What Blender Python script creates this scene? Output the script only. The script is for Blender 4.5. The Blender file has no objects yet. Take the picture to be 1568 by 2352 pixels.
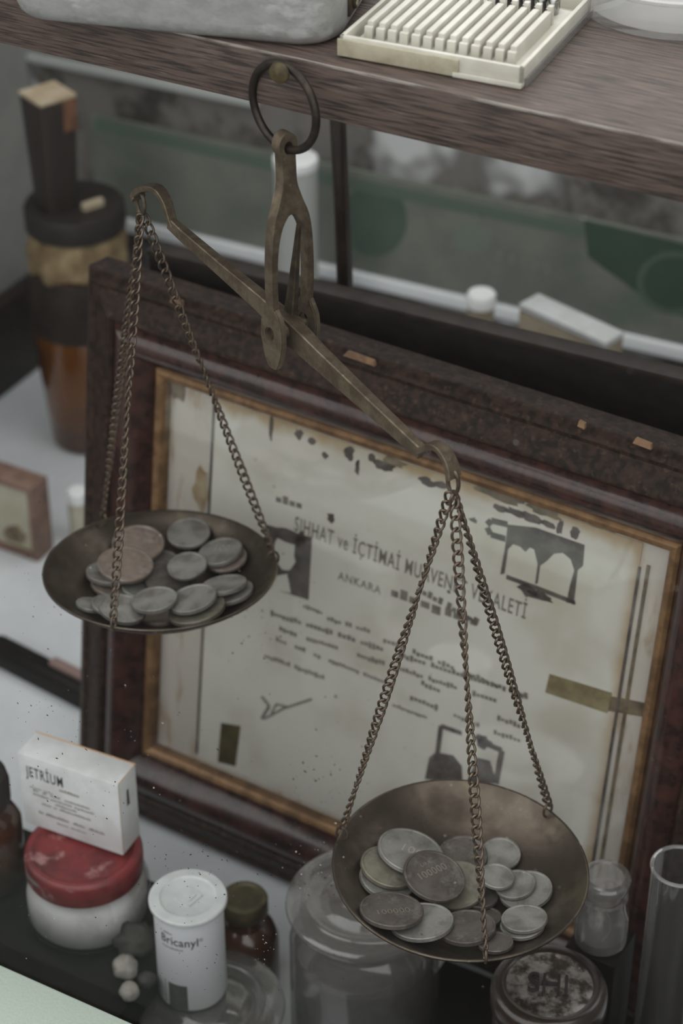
import bpy, bmesh, math, random
import numpy as np
from mathutils import Vector, Matrix
random.seed(7)
SC = bpy.context.scene
COL = SC.collection
# ------------------------------------------------------------------ camera, world, exposure
PITCH, FPX, CAMH = 35.0, 5000.0, 760.0          # degrees, pixels of a 1568x2352 frame, millimetres above the display floor
cam = bpy.data.cameras.new('camera')
cam.sensor_fit = 'VERTICAL'; cam.sensor_height = 24.0; cam.sensor_width = 16.0
cam.lens = FPX / 2352 * 24.0
cam.clip_start = 0.02; cam.clip_end = 50
cam.dof.use_dof = True; cam.dof.focus_distance = 0.80; cam.dof.aperture_fstop = 7.2
camo = bpy.data.objects.new('camera', cam); COL.objects.link(camo)
camo.location = (0, 0, CAMH / 1000); camo.rotation_euler = (math.radians(90 - PITCH), 0, 0)
SC.camera = camo
SC.view_settings.view_transform = 'Standard'; SC.view_settings.look = 'None'
SC.view_settings.gamma = 1; SC.view_settings.use_curve_mapping = False
SC.view_settings.exposure = 0.0
SC.cycles.max_bounces = 6; SC.cycles.diffuse_bounces = 2; SC.cycles.glossy_bounces = 3; SC.cycles.transparent_max_bounces = 16
SC.cycles.caustics_reflective = False; SC.cycles.caustics_refractive = False
w = bpy.data.worlds.new('overcast_street'); SC.world = w; w.use_nodes = True
nt = w.node_tree; nt.nodes.clear()
tc = nt.nodes.new('ShaderNodeTexCoord'); sx = nt.nodes.new('ShaderNodeSeparateXYZ')
rp = nt.nodes.new('ShaderNodeValToRGB'); bg = nt.nodes.new('ShaderNodeBackground'); wo = nt.nodes.new('ShaderNodeOutputWorld')
mr = nt.nodes.new('ShaderNodeMapRange'); mr.inputs[1].default_value = -1; mr.inputs[2].default_value = 1
nt.links.new(tc.outputs['Generated'], sx.inputs[0]); nt.links.new(sx.outputs[2], mr.inputs[0]); nt.links.new(mr.outputs[0], rp.inputs[0])
e = rp.color_ramp.elements
e[0].position = 0.45; e[0].color = (.16, .158, .15, 1); e[1].position = 0.62; e[1].color = (.86, .865, .86, 1)
x_ = e.new(1.0); x_.color = (1.0, 1.0, .985, 1)
nt.links.new(rp.outputs[0], bg.inputs[0]); nt.links.new(bg.outputs[0], wo.inputs[0])
bg.inputs[1].default_value = 1.9

# ------------------------------------------------------------------ geometry helpers (all lengths in millimetres)
R = math.radians
CP, SP = math.cos(R(PITCH)), math.sin(R(PITCH))
FW = np.array([0, CP, -SP]); UP = np.array([0, SP, CP]); CC = np.array([0, 0, CAMH])
def ray(px, py): return FW + np.array([(px - 784) / FPX, 0, 0]) - (py - 1176) / FPX * UP
def atd(px, py, d): return CC + d * ray(px, py)
def atz(px, py, z): r = ray(px, py); return CC + r * (z - CAMH) / r[2]
def aty(px, py, y): r = ray(px, py); return CC + r * y / r[1]
def onp(px, py, P, n): r = ray(px, py); return CC + r * (np.dot(np.array(P) - CC, n) / np.dot(r, n))
A = lambda *v: np.array(v, float)
def unit(v): v = np.array(v, float); return v / np.linalg.norm(v)

class G:
    """collects polygons; build() links them as one mesh object"""
    def __init__(s): s.v = []; s.f = []; s.sm = []
    def add(s, vs, fs, smooth=False):
        o = len(s.v); s.v += [tuple(map(float, p)) for p in vs]
        for f in fs: s.f.append([i + o for i in f]); s.sm.append(smooth)
        return s
    def box(s, a, b, ax=None, O=(0, 0, 0)):
        a = np.minimum(a, b) if False else A(*a); b = A(*b)
        P = [(x, y, z) for z in (a[2], b[2]) for y in (a[1], b[1]) for x in (a[0], b[0])]
        if ax is not None: P = [A(*O) + p[0] * ax[0] + p[1] * ax[1] + p[2] * ax[2] for p in P]
        return s.add(P, [(0, 2, 3, 1), (4, 5, 7, 6), (0, 1, 5, 4), (2, 6, 7, 3), (0, 4, 6, 2), (1, 3, 7, 5)])
    def lathe(s, prof, seg=48, O=(0, 0, 0), ax=None, smooth=True, sx=1.0):
        n = len(prof); vs = []
        for i in range(seg):
            t = 2 * math.pi * i / seg; c, q = math.cos(t), math.sin(t)
            for r, z in prof:
                p = A(r * c * sx, r * q, z)
                if ax is not None: p = p[0] * ax[0] + p[1] * ax[1] + p[2] * ax[2]
                vs.append(A(*O) + p)
        fs = []
        for i in range(seg):
            j = (i + 1) % seg
            for k in range(n - 1): fs.append((i * n + k, j * n + k, j * n + k + 1, i * n + k + 1))
        s.add(vs, fs, smooth)
        o = len(s.v) - len(vs)
        for k, rev in ((0, True), (n - 1, False)):
            if prof[k][0] > 1e-6:
                ring = [o + i * n + k for i in range(seg)]
                if rev: ring.reverse()
                s.f.append(ring); s.sm.append(False)
        return s
    def sweep(s, path, sec, up, closed=False, smooth=True, scale=None, twist=None):
        """sec: 2-D section points (side, up); up: reference vector or list"""
        P = [A(*p) for p in path]; n = len(P); m = len(sec); vs = []
        for i in range(n):
            t = unit((P[(i + 1) % n] if (closed or i < n - 1) else P[i]) - (P[i - 1] if (closed or i > 0) else P[i]))
            u = up[i] if isinstance(up, list) else up
            sd = unit(np.cross(t, u)); uu = np.cross(sd, t)
            if twist: a = twist[i]; sd, uu = math.cos(a) * sd + math.sin(a) * uu, -math.sin(a) * sd + math.cos(a) * uu
            sc = sec[i] if isinstance(sec[0][0], (tuple, list)) else sec
            m = len(sc)
            k = scale[i] if scale else 1
            for q in sc: vs.append(P[i] + k * (q[0] * sd + q[1] * uu))
        fs = []
        for i in range(n if closed else n - 1):
            j = (i + 1) % n
            for k in range(m): fs.append((i * m + k, i * m + (k + 1) % m, j * m + (k + 1) % m, j * m + k))
        if not closed: fs += [tuple(range(m - 1, -1, -1)), tuple(range((n - 1) * m, n * m))]
        return s.add(vs, fs, smooth)
    def tube(s, path, r, seg=8, up=(0, 0, 1), closed=False, scale=None):
        return s.sweep(path, [(r * math.cos(2 * math.pi * k / seg), r * math.sin(2 * math.pi * k / seg)) for k in range(seg)], A(*up) if not isinstance(up, list) else up, closed, True, scale)
    def prism(s, poly, ex, ey, ez, O, h):
        """polygon (x,y) in plane ex,ey at O extruded from 0 to h along ez"""
        n = len(poly); O = A(*O)
        vs = [O + p[0] * ex + p[1] * ey for p in poly] + [O + p[0] * ex + p[1] * ey + h * ez for p in poly]
        fs = [tuple(range(n - 1, -1, -1)), tuple(range(n, 2 * n))] + [(i, (i + 1) % n, n + (i + 1) % n, n + i) for i in range(n)]
        return s.add(vs, fs)
    def quad(s, a, b, c, d): return s.add([a, b, c, d], [(0, 1, 2, 3)])

MW = {}                                                  # object -> world matrix (metres)
def reg(o, m): MW[o.name] = m
def finish(me, bevel=0, seg=2, ang=40):
    bm = bmesh.new(); bm.from_mesh(me)
    bmesh.ops.recalc_face_normals(bm, faces=bm.faces)
    if bevel:
        ed = [e for e in bm.edges if len(e.link_faces) == 2 and e.calc_face_angle(0) > R(ang)]
        bmesh.ops.bevel(bm, geom=ed, offset=bevel / 1000, segments=seg, affect='EDGES', profile=.6, clamp_overlap=True)
    bm.to_mesh(me); bm.free()
def build(g, name, mat, parent=None, bevel=0, seg=2, smooth=None, local=False, ang=40, recalc=True):
    """g holds world coordinates (or parent-local ones with local=True)"""
    me = bpy.data.meshes.new(name)
    V = np.array(g.v) / 1000
    if parent is not None and not local:
        inv = np.array(MW[parent.name].inverted()); V = V @ inv[:3, :3].T + inv[:3, 3]
    me.from_pydata([tuple(p) for p in V], [], g.f); me.validate()
    if len(me.polygons) == len(g.sm): me.polygons.foreach_set('use_smooth', [bool(x) if smooth is None else smooth for x in g.sm])
    if recalc: finish(me, bevel, seg, ang)
    if bevel:
        me.polygons.foreach_set('use_smooth', [True] * len(me.polygons))
        me.set_sharp_from_angle(angle=R(45))
    elif any(g.sm): me.set_sharp_from_angle(angle=R(38))
    me.materials.append(mat)
    return link(name, me, parent)
def link(name, me, parent=None, m=None):
    o = bpy.data.objects.new(name, me); COL.objects.link(o)
    if parent is not None: o.parent = parent
    if m is not None: o.matrix_local = m
    MW[o.name] = (MW[parent.name] if parent is not None else Matrix()) @ (m if m is not None else Matrix())
    return o
def empty(name, p, rz=0, m=None):
    o = bpy.data.objects.new(name, None); COL.objects.link(o); o.empty_display_size = .01
    mm = m if m is not None else Matrix.Translation(Vector(A(*p) / 1000)) @ Matrix.Rotation(rz, 4, 'Z')
    o.matrix_local = mm; MW[o.name] = mm
    return o
def tag(o, label, cat, group=None):
    o['label'] = label; o['category'] = cat
    if group: o['group'] = group
    return o
def recenter(o):
    """puts a one-mesh thing's origin at the middle of its base"""
    me = o.data; vs = [v.co for v in me.vertices]
    c = Vector(((min(v.x for v in vs) + max(v.x for v in vs)) / 2, (min(v.y for v in vs) + max(v.y for v in vs)) / 2, min(v.z for v in vs)))
    me.transform(Matrix.Translation(-c)); o.location = c; MW[o.name] = Matrix.Translation(c)
    return o
def struct(o): o['kind'] = 'structure'; return o
def text_geo(txt, size=1.0, align='LEFT', space=1.0, bold=0.0):
    cu = bpy.data.curves.new('t', 'FONT'); cu.body = txt; cu.size = size; cu.align_x = align; cu.space_character = space; cu.resolution_u = 3; cu.offset = bold
    o = bpy.data.objects.new('t', cu); COL.objects.link(o)
    bpy.context.view_layer.update()
    me = bpy.data.meshes.new_from_object(o.evaluated_get(bpy.context.evaluated_depsgraph_get()))
    v = np.array([tuple(p.co) for p in me.vertices]).reshape(-1, 3); f = [list(p.vertices) for p in me.polygons]
    bpy.data.objects.remove(o); bpy.data.curves.remove(cu); bpy.data.meshes.remove(me)
    return v, f

# ------------------------------------------------------------------ materials
def mat(name, c1, c2=None, scale=200, rough=.5, metal=0, bump=0, bscale=None, detail=5, stretch=(1, 1, 1), lo=.35, hi=.65, rough2=None, spec=.5,
        c3=None, s3=40, lo3=.55, hi3=.7, emit=0, coat=0, rot=(0, 0, 0)):
    m = bpy.data.materials.new(name); m.use_nodes = True; n = m.node_tree.nodes; L = m.node_tree.links
    b = n['Principled BSDF']
    b.inputs['Base Color'].default_value = (*c1, 1); b.inputs['Roughness'].default_value = rough; b.inputs['Metallic'].default_value = metal
    b.inputs['Specular IOR Level'].default_value = spec
    if coat: b.inputs['Coat Weight'].default_value = coat; b.inputs['Coat Roughness'].default_value = .15
    tc = n.new('ShaderNodeTexCoord'); mp = n.new('ShaderNodeMapping'); mp.inputs['Scale'].default_value = stretch; mp.inputs['Rotation'].default_value = rot
    L.new(tc.outputs['Object'], mp.inputs[0])
    def noise(s, d=detail):
        q = n.new('ShaderNodeTexNoise'); q.inputs['Scale'].default_value = s; q.inputs['Detail'].default_value = d; q.inputs['Roughness'].default_value = .62
        L.new(mp.outputs[0], q.inputs['Vector']); return q.outputs['Fac']
    def ramp(src, a, z):
        q = n.new('ShaderNodeMapRange'); q.inputs[1].default_value = a; q.inputs[2].default_value = z; q.interpolation_type = 'SMOOTHSTEP'
        L.new(src, q.inputs[0]); return q.outputs[0]
    def mix(fac, a, z):
        q = n.new('ShaderNodeMix'); q.data_type = 'RGBA'; L.new(fac, q.inputs['Factor'])
        for sk, val in ((q.inputs['A'], a), (q.inputs['B'], z)):
            if isinstance(val, tuple): sk.default_value = (*val, 1)
            else: L.new(val, sk)
        return q.outputs['Result']
    if c2:
        fac = ramp(noise(scale), lo, hi); col = mix(fac, c1, c2)
        if c3: col = mix(ramp(noise(s3), lo3, hi3), col, c3)
        L.new(col, b.inputs['Base Color'])
        if rough2 is not None:
            q = n.new('ShaderNodeMapRange'); q.inputs[3].default_value = rough; q.inputs[4].default_value = rough2; L.new(fac, q.inputs[0]); L.new(q.outputs[0], b.inputs['Roughness'])
    if bump:
        bp = n.new('ShaderNodeBump'); bp.inputs['Strength'].default_value = bump; bp.inputs['Distance'].default_value = .0006
        L.new(noise(bscale or scale), bp.inputs['Height']); L.new(bp.outputs[0], b.inputs['Normal'])
    return m
def glass(name, tint=(.9, .92, .92), gloss=.12, rough=.02, milk=0.0, milkc=(.6, .6, .6), edge=.55):
    """thin clear glass wall: straight-through light plus a Fresnel-like gloss that grows at grazing angles"""
    m = bpy.data.materials.new(name); m.use_nodes = True; n = m.node_tree.nodes; L = m.node_tree.links; n.clear()
    out = n.new('ShaderNodeOutputMaterial'); tr = n.new('ShaderNodeBsdfTransparent'); gl = n.new('ShaderNodeBsdfGlossy'); lw = n.new('ShaderNodeLayerWeight')
    tr.inputs[0].default_value = (*tint, 1); gl.inputs['Roughness'].default_value = rough
    mr = n.new('ShaderNodeMapRange'); mr.inputs[3].default_value = gloss * .4; mr.inputs[4].default_value = edge; lw.inputs[0].default_value = .25
    L.new(lw.outputs['Facing'], mr.inputs[0])
    mx = n.new('ShaderNodeMixShader'); L.new(mr.outputs[0], mx.inputs[0]); L.new(tr.outputs[0], mx.inputs[1]); L.new(gl.outputs[0], mx.inputs[2])
    s = mx.outputs[0]
    if milk:
        df = n.new('ShaderNodeBsdfDiffuse'); df.inputs[0].default_value = (*milkc, 1); m2 = n.new('ShaderNodeMixShader'); m2.inputs[0].default_value = milk
        L.new(s, m2.inputs[1]); L.new(df.outputs[0], m2.inputs[2]); s = m2.outputs[0]
    L.new(s, out.inputs[0]); return m
def clean_pane(name, f0=.008):
    m = bpy.data.materials.new(name); m.use_nodes = True; n = m.node_tree.nodes; L = m.node_tree.links; n.clear()
    out = n.new('ShaderNodeOutputMaterial'); tr = n.new('ShaderNodeBsdfTransparent'); gl = n.new('ShaderNodeBsdfGlossy'); lw = n.new('ShaderNodeLayerWeight'); lw.inputs[0].default_value = .5
    tr.inputs[0].default_value = (.985, .988, .986, 1); gl.inputs['Roughness'].default_value = 0
    pw = n.new('ShaderNodeMath'); pw.operation = 'POWER'; pw.inputs[1].default_value = 5; L.new(lw.outputs['Facing'], pw.inputs[0])
    fr = n.new('ShaderNodeMath'); fr.operation = 'MULTIPLY_ADD'; fr.inputs[1].default_value = .6; fr.inputs[2].default_value = f0; L.new(pw.outputs[0], fr.inputs[0])
    mx = n.new('ShaderNodeMixShader'); L.new(fr.outputs[0], mx.inputs[0]); L.new(tr.outputs[0], mx.inputs[1]); L.new(gl.outputs[0], mx.inputs[2]); L.new(mx.outputs[0], out.inputs[0]); return m
def srgb(r, g, b): return tuple(((c / 255 + .055) / 1.055) ** 2.4 if c > 10 else c / 255 / 12.92 for c in (r, g, b))

M = {}
M['shelf'] = mat('shelf_wood', srgb(90, 74, 67), srgb(42, 34, 31), 1000, .5, stretch=(.05, 1, 1), lo=.42, hi=.62, bump=.5, c3=srgb(112, 97, 89), s3=800, lo3=.55, hi3=.72)
M['pale_edge'] = mat('pale_edge', srgb(150, 143, 136), srgb(96, 84, 77), 300, .6, stretch=(.1, 1, 1), lo=.45, hi=.6)
M['tin'] = mat('scuffed_aluminium', srgb(180, 180, 179), srgb(160, 160, 158), 260, .45, .6, bump=.15, bscale=600, stretch=(.5, 1, 1), c3=srgb(196, 197, 196), s3=120, rough2=.6)
M['white_plastic'] = mat('ivory_plastic', srgb(208, 205, 195), srgb(192, 188, 176), 60, .4, c3=srgb(160, 152, 140), s3=220, lo3=.64, hi3=.8)
M['yellow_plastic'] = mat('yellowed_film', srgb(180, 174, 152), srgb(156, 149, 126), 90, .35)
M['steel'] = mat('bright_steel', (.55, .55, .55), (.3, .3, .3), 200, .22, 1)
M['brass'] = mat('aged_brass', srgb(118, 106, 89), srgb(86, 75, 63), 130, .48, .72, bump=.35, bscale=700, c3=srgb(136, 124, 105), s3=500, lo3=.6, hi3=.78, rough2=.62)
M['brass_dark'] = mat('dark_brass', srgb(92, 80, 64), srgb(60, 51, 42), 150, .5, .7, bump=.4, bscale=600)
M['ring_iron'] = mat('dark_iron', srgb(70, 62, 56), srgb(44, 39, 36), 150, .38, .8, bump=.2, bscale=600)
M['knob'] = mat('tarnished_bronze', srgb(96, 84, 58), srgb(60, 54, 40), 160, .6, .5, bump=.4, bscale=500)
M['chain'] = mat('brown_chain_metal', srgb(114, 100, 87), srgb(78, 66, 57), 300, .42, .75, c3=srgb(132, 118, 99), s3=90)
M['pan'] = mat('bronze_pan', srgb(98, 89, 79), srgb(72, 64, 56), 45, .27, .85, bump=.10, bscale=300, c3=srgb(112, 103, 86), s3=30, rough2=.44)
def coinmat(n, a, b, c, s3=120): return mat(n, a, b, 90, .5, .5, bump=.45, bscale=420, c3=c, s3=s3, lo3=.5, hi3=.72, rough2=.52)
M['relief_dark'] = mat('lightened_relief_dark', srgb(140, 131, 122), None, rough=.4, metal=.7)  # raised lettering lightened in colour so it shows against the coin
M['relief'] = mat('lightened_relief', srgb(186, 185, 180), None, rough=.35, metal=.7)
M['coin'] = coinmat('nickel_coin', srgb(150, 149, 144), srgb(128, 126, 121), srgb(108, 105, 98))
M['coin_dark'] = coinmat('tarnished_coin', srgb(100, 93, 88), srgb(76, 69, 66), srgb(116, 110, 104), 160)
M['coin_green'] = coinmat('greenish_coin', srgb(134, 131, 116), srgb(108, 103, 90), srgb(140, 137, 127))
M['coin_copper'] = coinmat('coppery_coin', srgb(146, 131, 120), srgb(120, 107, 99), srgb(158, 150, 141))
M['paper0'] = mat('aged_paper', srgb(214, 212, 202), srgb(203, 200, 189), 30, .8, c3=srgb(188, 180, 160), s3=18, lo3=.52, hi3=.75)
M['paper'] = mat('printed_paper', srgb(214, 212, 202), None, rough=.8)
def stained(m, vtop, u0, u1):
    n = m.node_tree.nodes; L = m.node_tree.links; b = n['Principled BSDF']; tc = n.new('ShaderNodeTexCoord'); sp = n.new('ShaderNodeSeparateXYZ'); L.new(tc.outputs['Object'], sp.inputs[0])
    def nz(sc, d=5):
        q = n.new('ShaderNodeTexNoise'); q.inputs['Scale'].default_value = sc; q.inputs['Detail'].default_value = d; L.new(tc.outputs['Object'], q.inputs['Vector']); return q.outputs['Fac']
    def mth(op, a, b2, c=None):
        q = n.new('ShaderNodeMath'); q.operation = op
        for i, x in enumerate((a, b2, c)):
            if x is None: continue
            if isinstance(x, (int, float)): q.inputs[i].default_value = x
            else: L.new(x, q.inputs[i])
        return q.outputs[0]
    def mr(x, a, b2):
        q = n.new('ShaderNodeMapRange'); q.interpolation_type = 'SMOOTHSTEP'; q.inputs[1].default_value = a; q.inputs[2].default_value = b2; L.new(x, q.inputs[0]); return q.outputs[0]
    def mix(f, a, b2):
        q = n.new('ShaderNodeMix'); q.data_type = 'RGBA'; L.new(f, q.inputs['Factor'])
        for sk, v in ((q.inputs['A'], a), (q.inputs['B'], b2)):
            if isinstance(v, tuple): sk.default_value = (*v, 1)
            else: L.new(v, sk)
        return q.outputs['Result']
    col = mix(mr(nz(22), .45, .72), srgb(216, 214, 204), srgb(198, 192, 176))
    d = mth('MULTIPLY_ADD', nz(38), .026, sp.outputs[1])                       # height plus a wandering edge
    col = mix(mr(d, vtop - .004, vtop + .006), col, srgb(182, 160, 124))
    d2 = mth('MULTIPLY_ADD', nz(70), .022, sp.outputs[1])
    col = mix(mr(d2, vtop + .006, vtop + .011), col, srgb(122, 100, 72))
    for u, sg in ((u0, -1), (u1, 1)):
        e_ = mth('MULTIPLY_ADD', sp.outputs[0], float(sg), -sg * u); e2 = mth('MULTIPLY_ADD', nz(45), .010, e_)
        col = mix(mr(e2, .003, .011), col, srgb(176, 152, 118))
    L.new(col, b.inputs['Base Color'])
stained(M['paper'], .2530, -.0285, .1795)
M['ink'] = mat('grey_ink', srgb(112, 107, 100), srgb(134, 128, 119), 300, .8)
M['ink_dark'] = mat('dark_ink', srgb(72, 65, 61), srgb(102, 95, 90), 120, .8)
M['stain'] = mat('brown_stain', srgb(150, 128, 98), srgb(176, 160, 130), 90, .85)
M['stain_dark'] = mat('dark_mould_stain', srgb(92, 82, 68), srgb(130, 115, 92), 110, .85)
M['mat_board'] = mat('stained_mount', srgb(200, 193, 182), srgb(172, 152, 128), 45, .8, c3=srgb(202, 197, 188), s3=20, stretch=(2.4, .6, 1), lo=.5, hi=.7)
M['tape'] = mat('old_tape', srgb(152, 140, 108), srgb(120, 108, 78), 70, .5)
M['tape_dark'] = mat('brown_tape', srgb(92, 82, 52), srgb(66, 58, 38), 70, .5)
M['frame_red'] = mat('mahogany_varnish', srgb(68, 43, 38), srgb(40, 27, 25), 120, .2, bump=.3, bscale=180, c3=srgb(104, 72, 62), s3=160, lo3=.62, hi3=.8, coat=.15)
M['frame_band'] = mat('worn_dark_wood', srgb(58, 43, 36), srgb(30, 23, 20), 260, .5, bump=.6, bscale=350, c3=srgb(78, 59, 46), s3=380, spec=.16)
M['gilt'] = mat('dull_gilt', srgb(140, 108, 76), srgb(104, 78, 54), 120, .4, .35)
M['gilt_flake'] = mat('bare_wood_chip', srgb(144, 112, 84), srgb(110, 84, 62), 150, .7)
M['dark_board'] = mat('black_brown_wood', srgb(36, 31, 28), srgb(24, 21, 20), 200, .5, spec=.25, stretch=(.1, 1, 1))
M['floor'] = mat('white_laminate', srgb(222, 226, 230), srgb(212, 216, 220), 20, .22)
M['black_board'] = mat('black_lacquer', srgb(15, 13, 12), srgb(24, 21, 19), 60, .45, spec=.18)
M['wall'] = mat('grey_plaster', srgb(150, 150, 146), srgb(140, 140, 137), 25, .8)
M['wall_back'] = mat('mottled_plaster', srgb(120, 117, 112), srgb(66, 61, 57), 22, .8, detail=3, lo=.4, hi=.6, c3=srgb(206, 208, 208), s3=11, lo3=.56, hi3=.68)
M['dark_trim'] = mat('dark_skirting', srgb(52, 43, 38), srgb(38, 32, 29), 90, .5, spec=.25)
M['pale_trim'] = mat('pale_trim', srgb(175, 178, 176), None, rough=.5)
M['rail'] = mat('white_rail', srgb(238, 242, 244), None, rough=.35)
M['green'] = mat('faded_green_print', srgb(122, 127, 117), srgb(111, 114, 106), 30, .6, c3=srgb(88, 106, 94), s3=14, lo3=.55, hi3=.75)
M['green_dark'] = mat('dark_green_print', srgb(76, 95, 82), srgb(84, 100, 88), 40, .6)
M['green_deep'] = mat('deep_green_print', srgb(52, 74, 60), srgb(60, 80, 66), 40, .6)
M['green_pale'] = mat('pale_green_print', srgb(118, 128, 117), None, rough=.6)
M['green_mid'] = mat('mid_green_print', srgb(92, 108, 96), None, rough=.6)
M['sill'] = mat('pale_green_paint', srgb(168, 180, 168), srgb(162, 173, 162), 900, .5, bump=.3, bscale=900)
M['white_box'] = mat('white_card', srgb(206, 208, 209), srgb(192, 193, 193), 60, .6, c3=srgb(176, 172, 164), s3=35, lo3=.6, hi3=.8)
M['kraft'] = mat('kraft_edge', srgb(186, 150, 116), None, rough=.8)
M['red_lid'] = mat('red_enamel', srgb(122, 44, 46), srgb(88, 32, 34), 70, .4, c3=srgb(160, 118, 116), s3=80, lo3=.55, hi3=.7)
M['lid_worn'] = mat('bare_metal_patch', srgb(120, 124, 122), None, rough=.4)
M['powder'] = mat('white_wadding', srgb(238, 238, 237), srgb(206, 204, 201), 40, .9, bump=.6, bscale=90, lo=.45, hi=.7)
M['canister'] = mat('white_label', srgb(228, 230, 235), None, rough=.45)
M['canister_lid'] = mat('grey_plastic_lid', srgb(196, 200, 200), srgb(184, 188, 188), 90, .4)
M['label_ink'] = mat('label_black', srgb(52, 52, 56), None, rough=.5)
M['label_grey'] = mat('label_square', srgb(74, 74, 74), srgb(88, 88, 86), 200, .5)
M['amber'] = mat('amber_glass', srgb(126, 76, 28), srgb(66, 38, 18), 14, .12, coat=.5)
M['amber'].node_tree.nodes['Principled BSDF'].inputs['Transmission Weight'].default_value = .35
M['amber_dark'] = mat('dark_amber_glass', srgb(70, 40, 24), srgb(50, 30, 20), 40, .12, coat=.6)
M['brass_cap'] = mat('old_brass_cap', srgb(96, 88, 62), srgb(64, 58, 44), 60, .45, .5, c3=srgb(150, 142, 112), s3=50)
M['black_cap'] = mat('black_bakelite', srgb(40, 36, 34), srgb(50, 46, 43), 60, .45, spec=.3)
M['cloth'] = mat('tan_cloth', srgb(166, 146, 112), srgb(120, 100, 72), 70, .9, bump=.7, bscale=160)
M['brown_box'] = mat('dark_brown_card', srgb(58, 50, 46), srgb(44, 38, 34), 60, .6, stretch=(1, 1, .15))
M['tan_card'] = mat('tan_card', srgb(196, 182, 160), srgb(176, 158, 132), 80, .7)
M['orange_card'] = mat('rust_label', srgb(124, 86, 64), srgb(96, 66, 50), 120, .7)
M['beige_box'] = mat('beige_card', srgb(168, 156, 136), srgb(146, 132, 112), 40, .7)
M['cream'] = mat('cream_print', srgb(188, 184, 164), srgb(170, 164, 140), 40, .6)
M['frame_tan'] = mat('pink_brown_wood', srgb(140, 112, 98), srgb(110, 86, 74), 70, .6)
M['foil'] = mat('wrinkled_foil', srgb(160, 156, 152), srgb(72, 64, 58), 130, .35, .8, bump=1.0, bscale=150, lo=.4, hi=.6, c3=srgb(190, 168, 164), s3=210, lo3=.6, hi3=.7)
M['foil_dark'] = mat('dark_raised_letter', srgb(26, 22, 20), srgb(38, 33, 29), 150, .6)
M['brown_bottle'] = mat('black_brown_bottle', srgb(38, 30, 26), srgb(50, 40, 34), 60, .25, coat=.4)
M['pod'] = mat('dark_dry_pod', srgb(58, 54, 50), srgb(34, 31, 29), 120, .8, bump=1, bscale=160)
M['pebble'] = mat('pale_shell', srgb(160, 156, 149), srgb(104, 99, 92), 60, .4)
M['white_tube'] = mat('white_tube', srgb(182, 184, 180), None, rough=.5)
M['white_top'] = mat('white_cap', srgb(244, 246, 246), None, rough=.4)
M['pink_block'] = mat('pink_brown_eraser', srgb(140, 118, 112), None, rough=.7)
M['glass'] = glass('clear_glass', (.90, .90, .89), .16, .03, .04, (.5, .5, .49), .75)
M['glass_jar'] = glass('greyish_jar_glass', (.80, .79, .78), .2, .06, .13, (.40, .39, .38), .65)
M['glass_frame'] = glass('picture_glass', (.97, .97, .97), .10, .02, 0, edge=.35)
M['glass_rim'] = glass('bright_glass_rim', (.8, .8, .8), .5, .1, .22, (.6, .6, .6), .8)
M['contents'] = mat('grey_white_powder', srgb(150, 148, 146), srgb(120, 117, 114), 60, .9)
M['pane'] = clean_pane('window_glass')
M['speck_dark'] = mat('dark_dirt', srgb(46, 43, 40), None, rough=.9)
M['speck_pale'] = mat('pale_dust', srgb(176, 174, 168), None, rough=.9)

# ------------------------------------------------------------------ the setting: a shop-window niche
TH = R(29); u29 = A(math.cos(TH), -math.sin(TH), 0); b29 = A(math.sin(TH), math.cos(TH), 0); ez = A(0, 0, 1)
P0 = A(-196, 1290.6, 0); pl, qb = float(P0 @ u29), float(P0 @ b29)
qg, pr, HC = 463.0, 150.0, 980.0
def room(p, q, z): return p * u29 + q * b29 + z * ez
RAX = (u29, b29, ez)
struct(build(G().box((pl - 20, qg - 14, -20), (pr + 20, qb + 60, 0), RAX), 'floor', M['floor']))
TBK = R(25.5); ubk = A(math.cos(TBK), -math.sin(TBK), 0); bbk = A(math.sin(TBK), math.cos(TBK), 0)      # the back wall is not quite square to the window
BAX = (ubk, bbk, ez); prb = 1010.0
def back(p, off, z): return P0 + p * ubk - off * bbk + z * ez
struct(build(G().box((-30, 0, 0), (prb, 20, 520), BAX, P0), 'wall_back', M['wall_back']))
struct(build(G().box((pl - 20, qg + 4, 0), (pl, qb, 700), RAX), 'wall_left', M['wall']))
struct(build(G().box((pr, qg + 4, 0), (pr + 20, qb + 40, 700), RAX), 'wall_right', M['wall']))  # unseen wall, set to block side light; left and back heights likewise
struct(build(G().box((pl, qg - 14, 0), (pr, qg - 4, 106), RAX), 'wall_front', M['dark_trim']))
struct(build(G().box((pl, qg, 0), (pl + 12, qb, 64), RAX), 'baseboard_left', M['dark_trim'], bevel=2))
struct(build(G().box((pl - 40, qg - 46, 106), (pr + 40, qg - 1.5, 120), RAX), 'trim_1', M['sill'], bevel=1.5))
win = struct(build(G().box((pl, qg - 1, 100), (pr, qg + 3, HC), RAX), 'window_1', M['pane']))
# dirt specks stuck to the street side of the pane, thickest towards the lower left
def dirt(name, m, spots, rmin, rmax, seed):
    rn = random.Random(seed); g = G()
    for px, py, sx_, sy_, cnt_ in spots:
        for _ in range(cnt_):
            c = onp(rn.gauss(px, sx_), rn.gauss(py, sy_), room(0, qg - 1, 0), b29)
            if c[2] < 121 or c[2] > HC - 5: continue
            r = rmin + (rmax - rmin) * rn.random() ** 3; st = rn.uniform(1, 2.2); a0_ = rn.uniform(0, 6.28); P = []
            for k_ in range(7):
                a = 6.283 * k_ / 7; x, y = r * st * math.cos(a) * rn.uniform(.7, 1.2), r * math.sin(a) * rn.uniform(.7, 1.2)
                P.append((x * math.cos(a0_) - y * math.sin(a0_), x * math.sin(a0_) + y * math.cos(a0_)))
            g.prism(P, u29, ez, -b29, c, .04)
    o = build(g, name, m, win, recalc=False); o['kind'] = 'stuff'; return o
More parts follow.
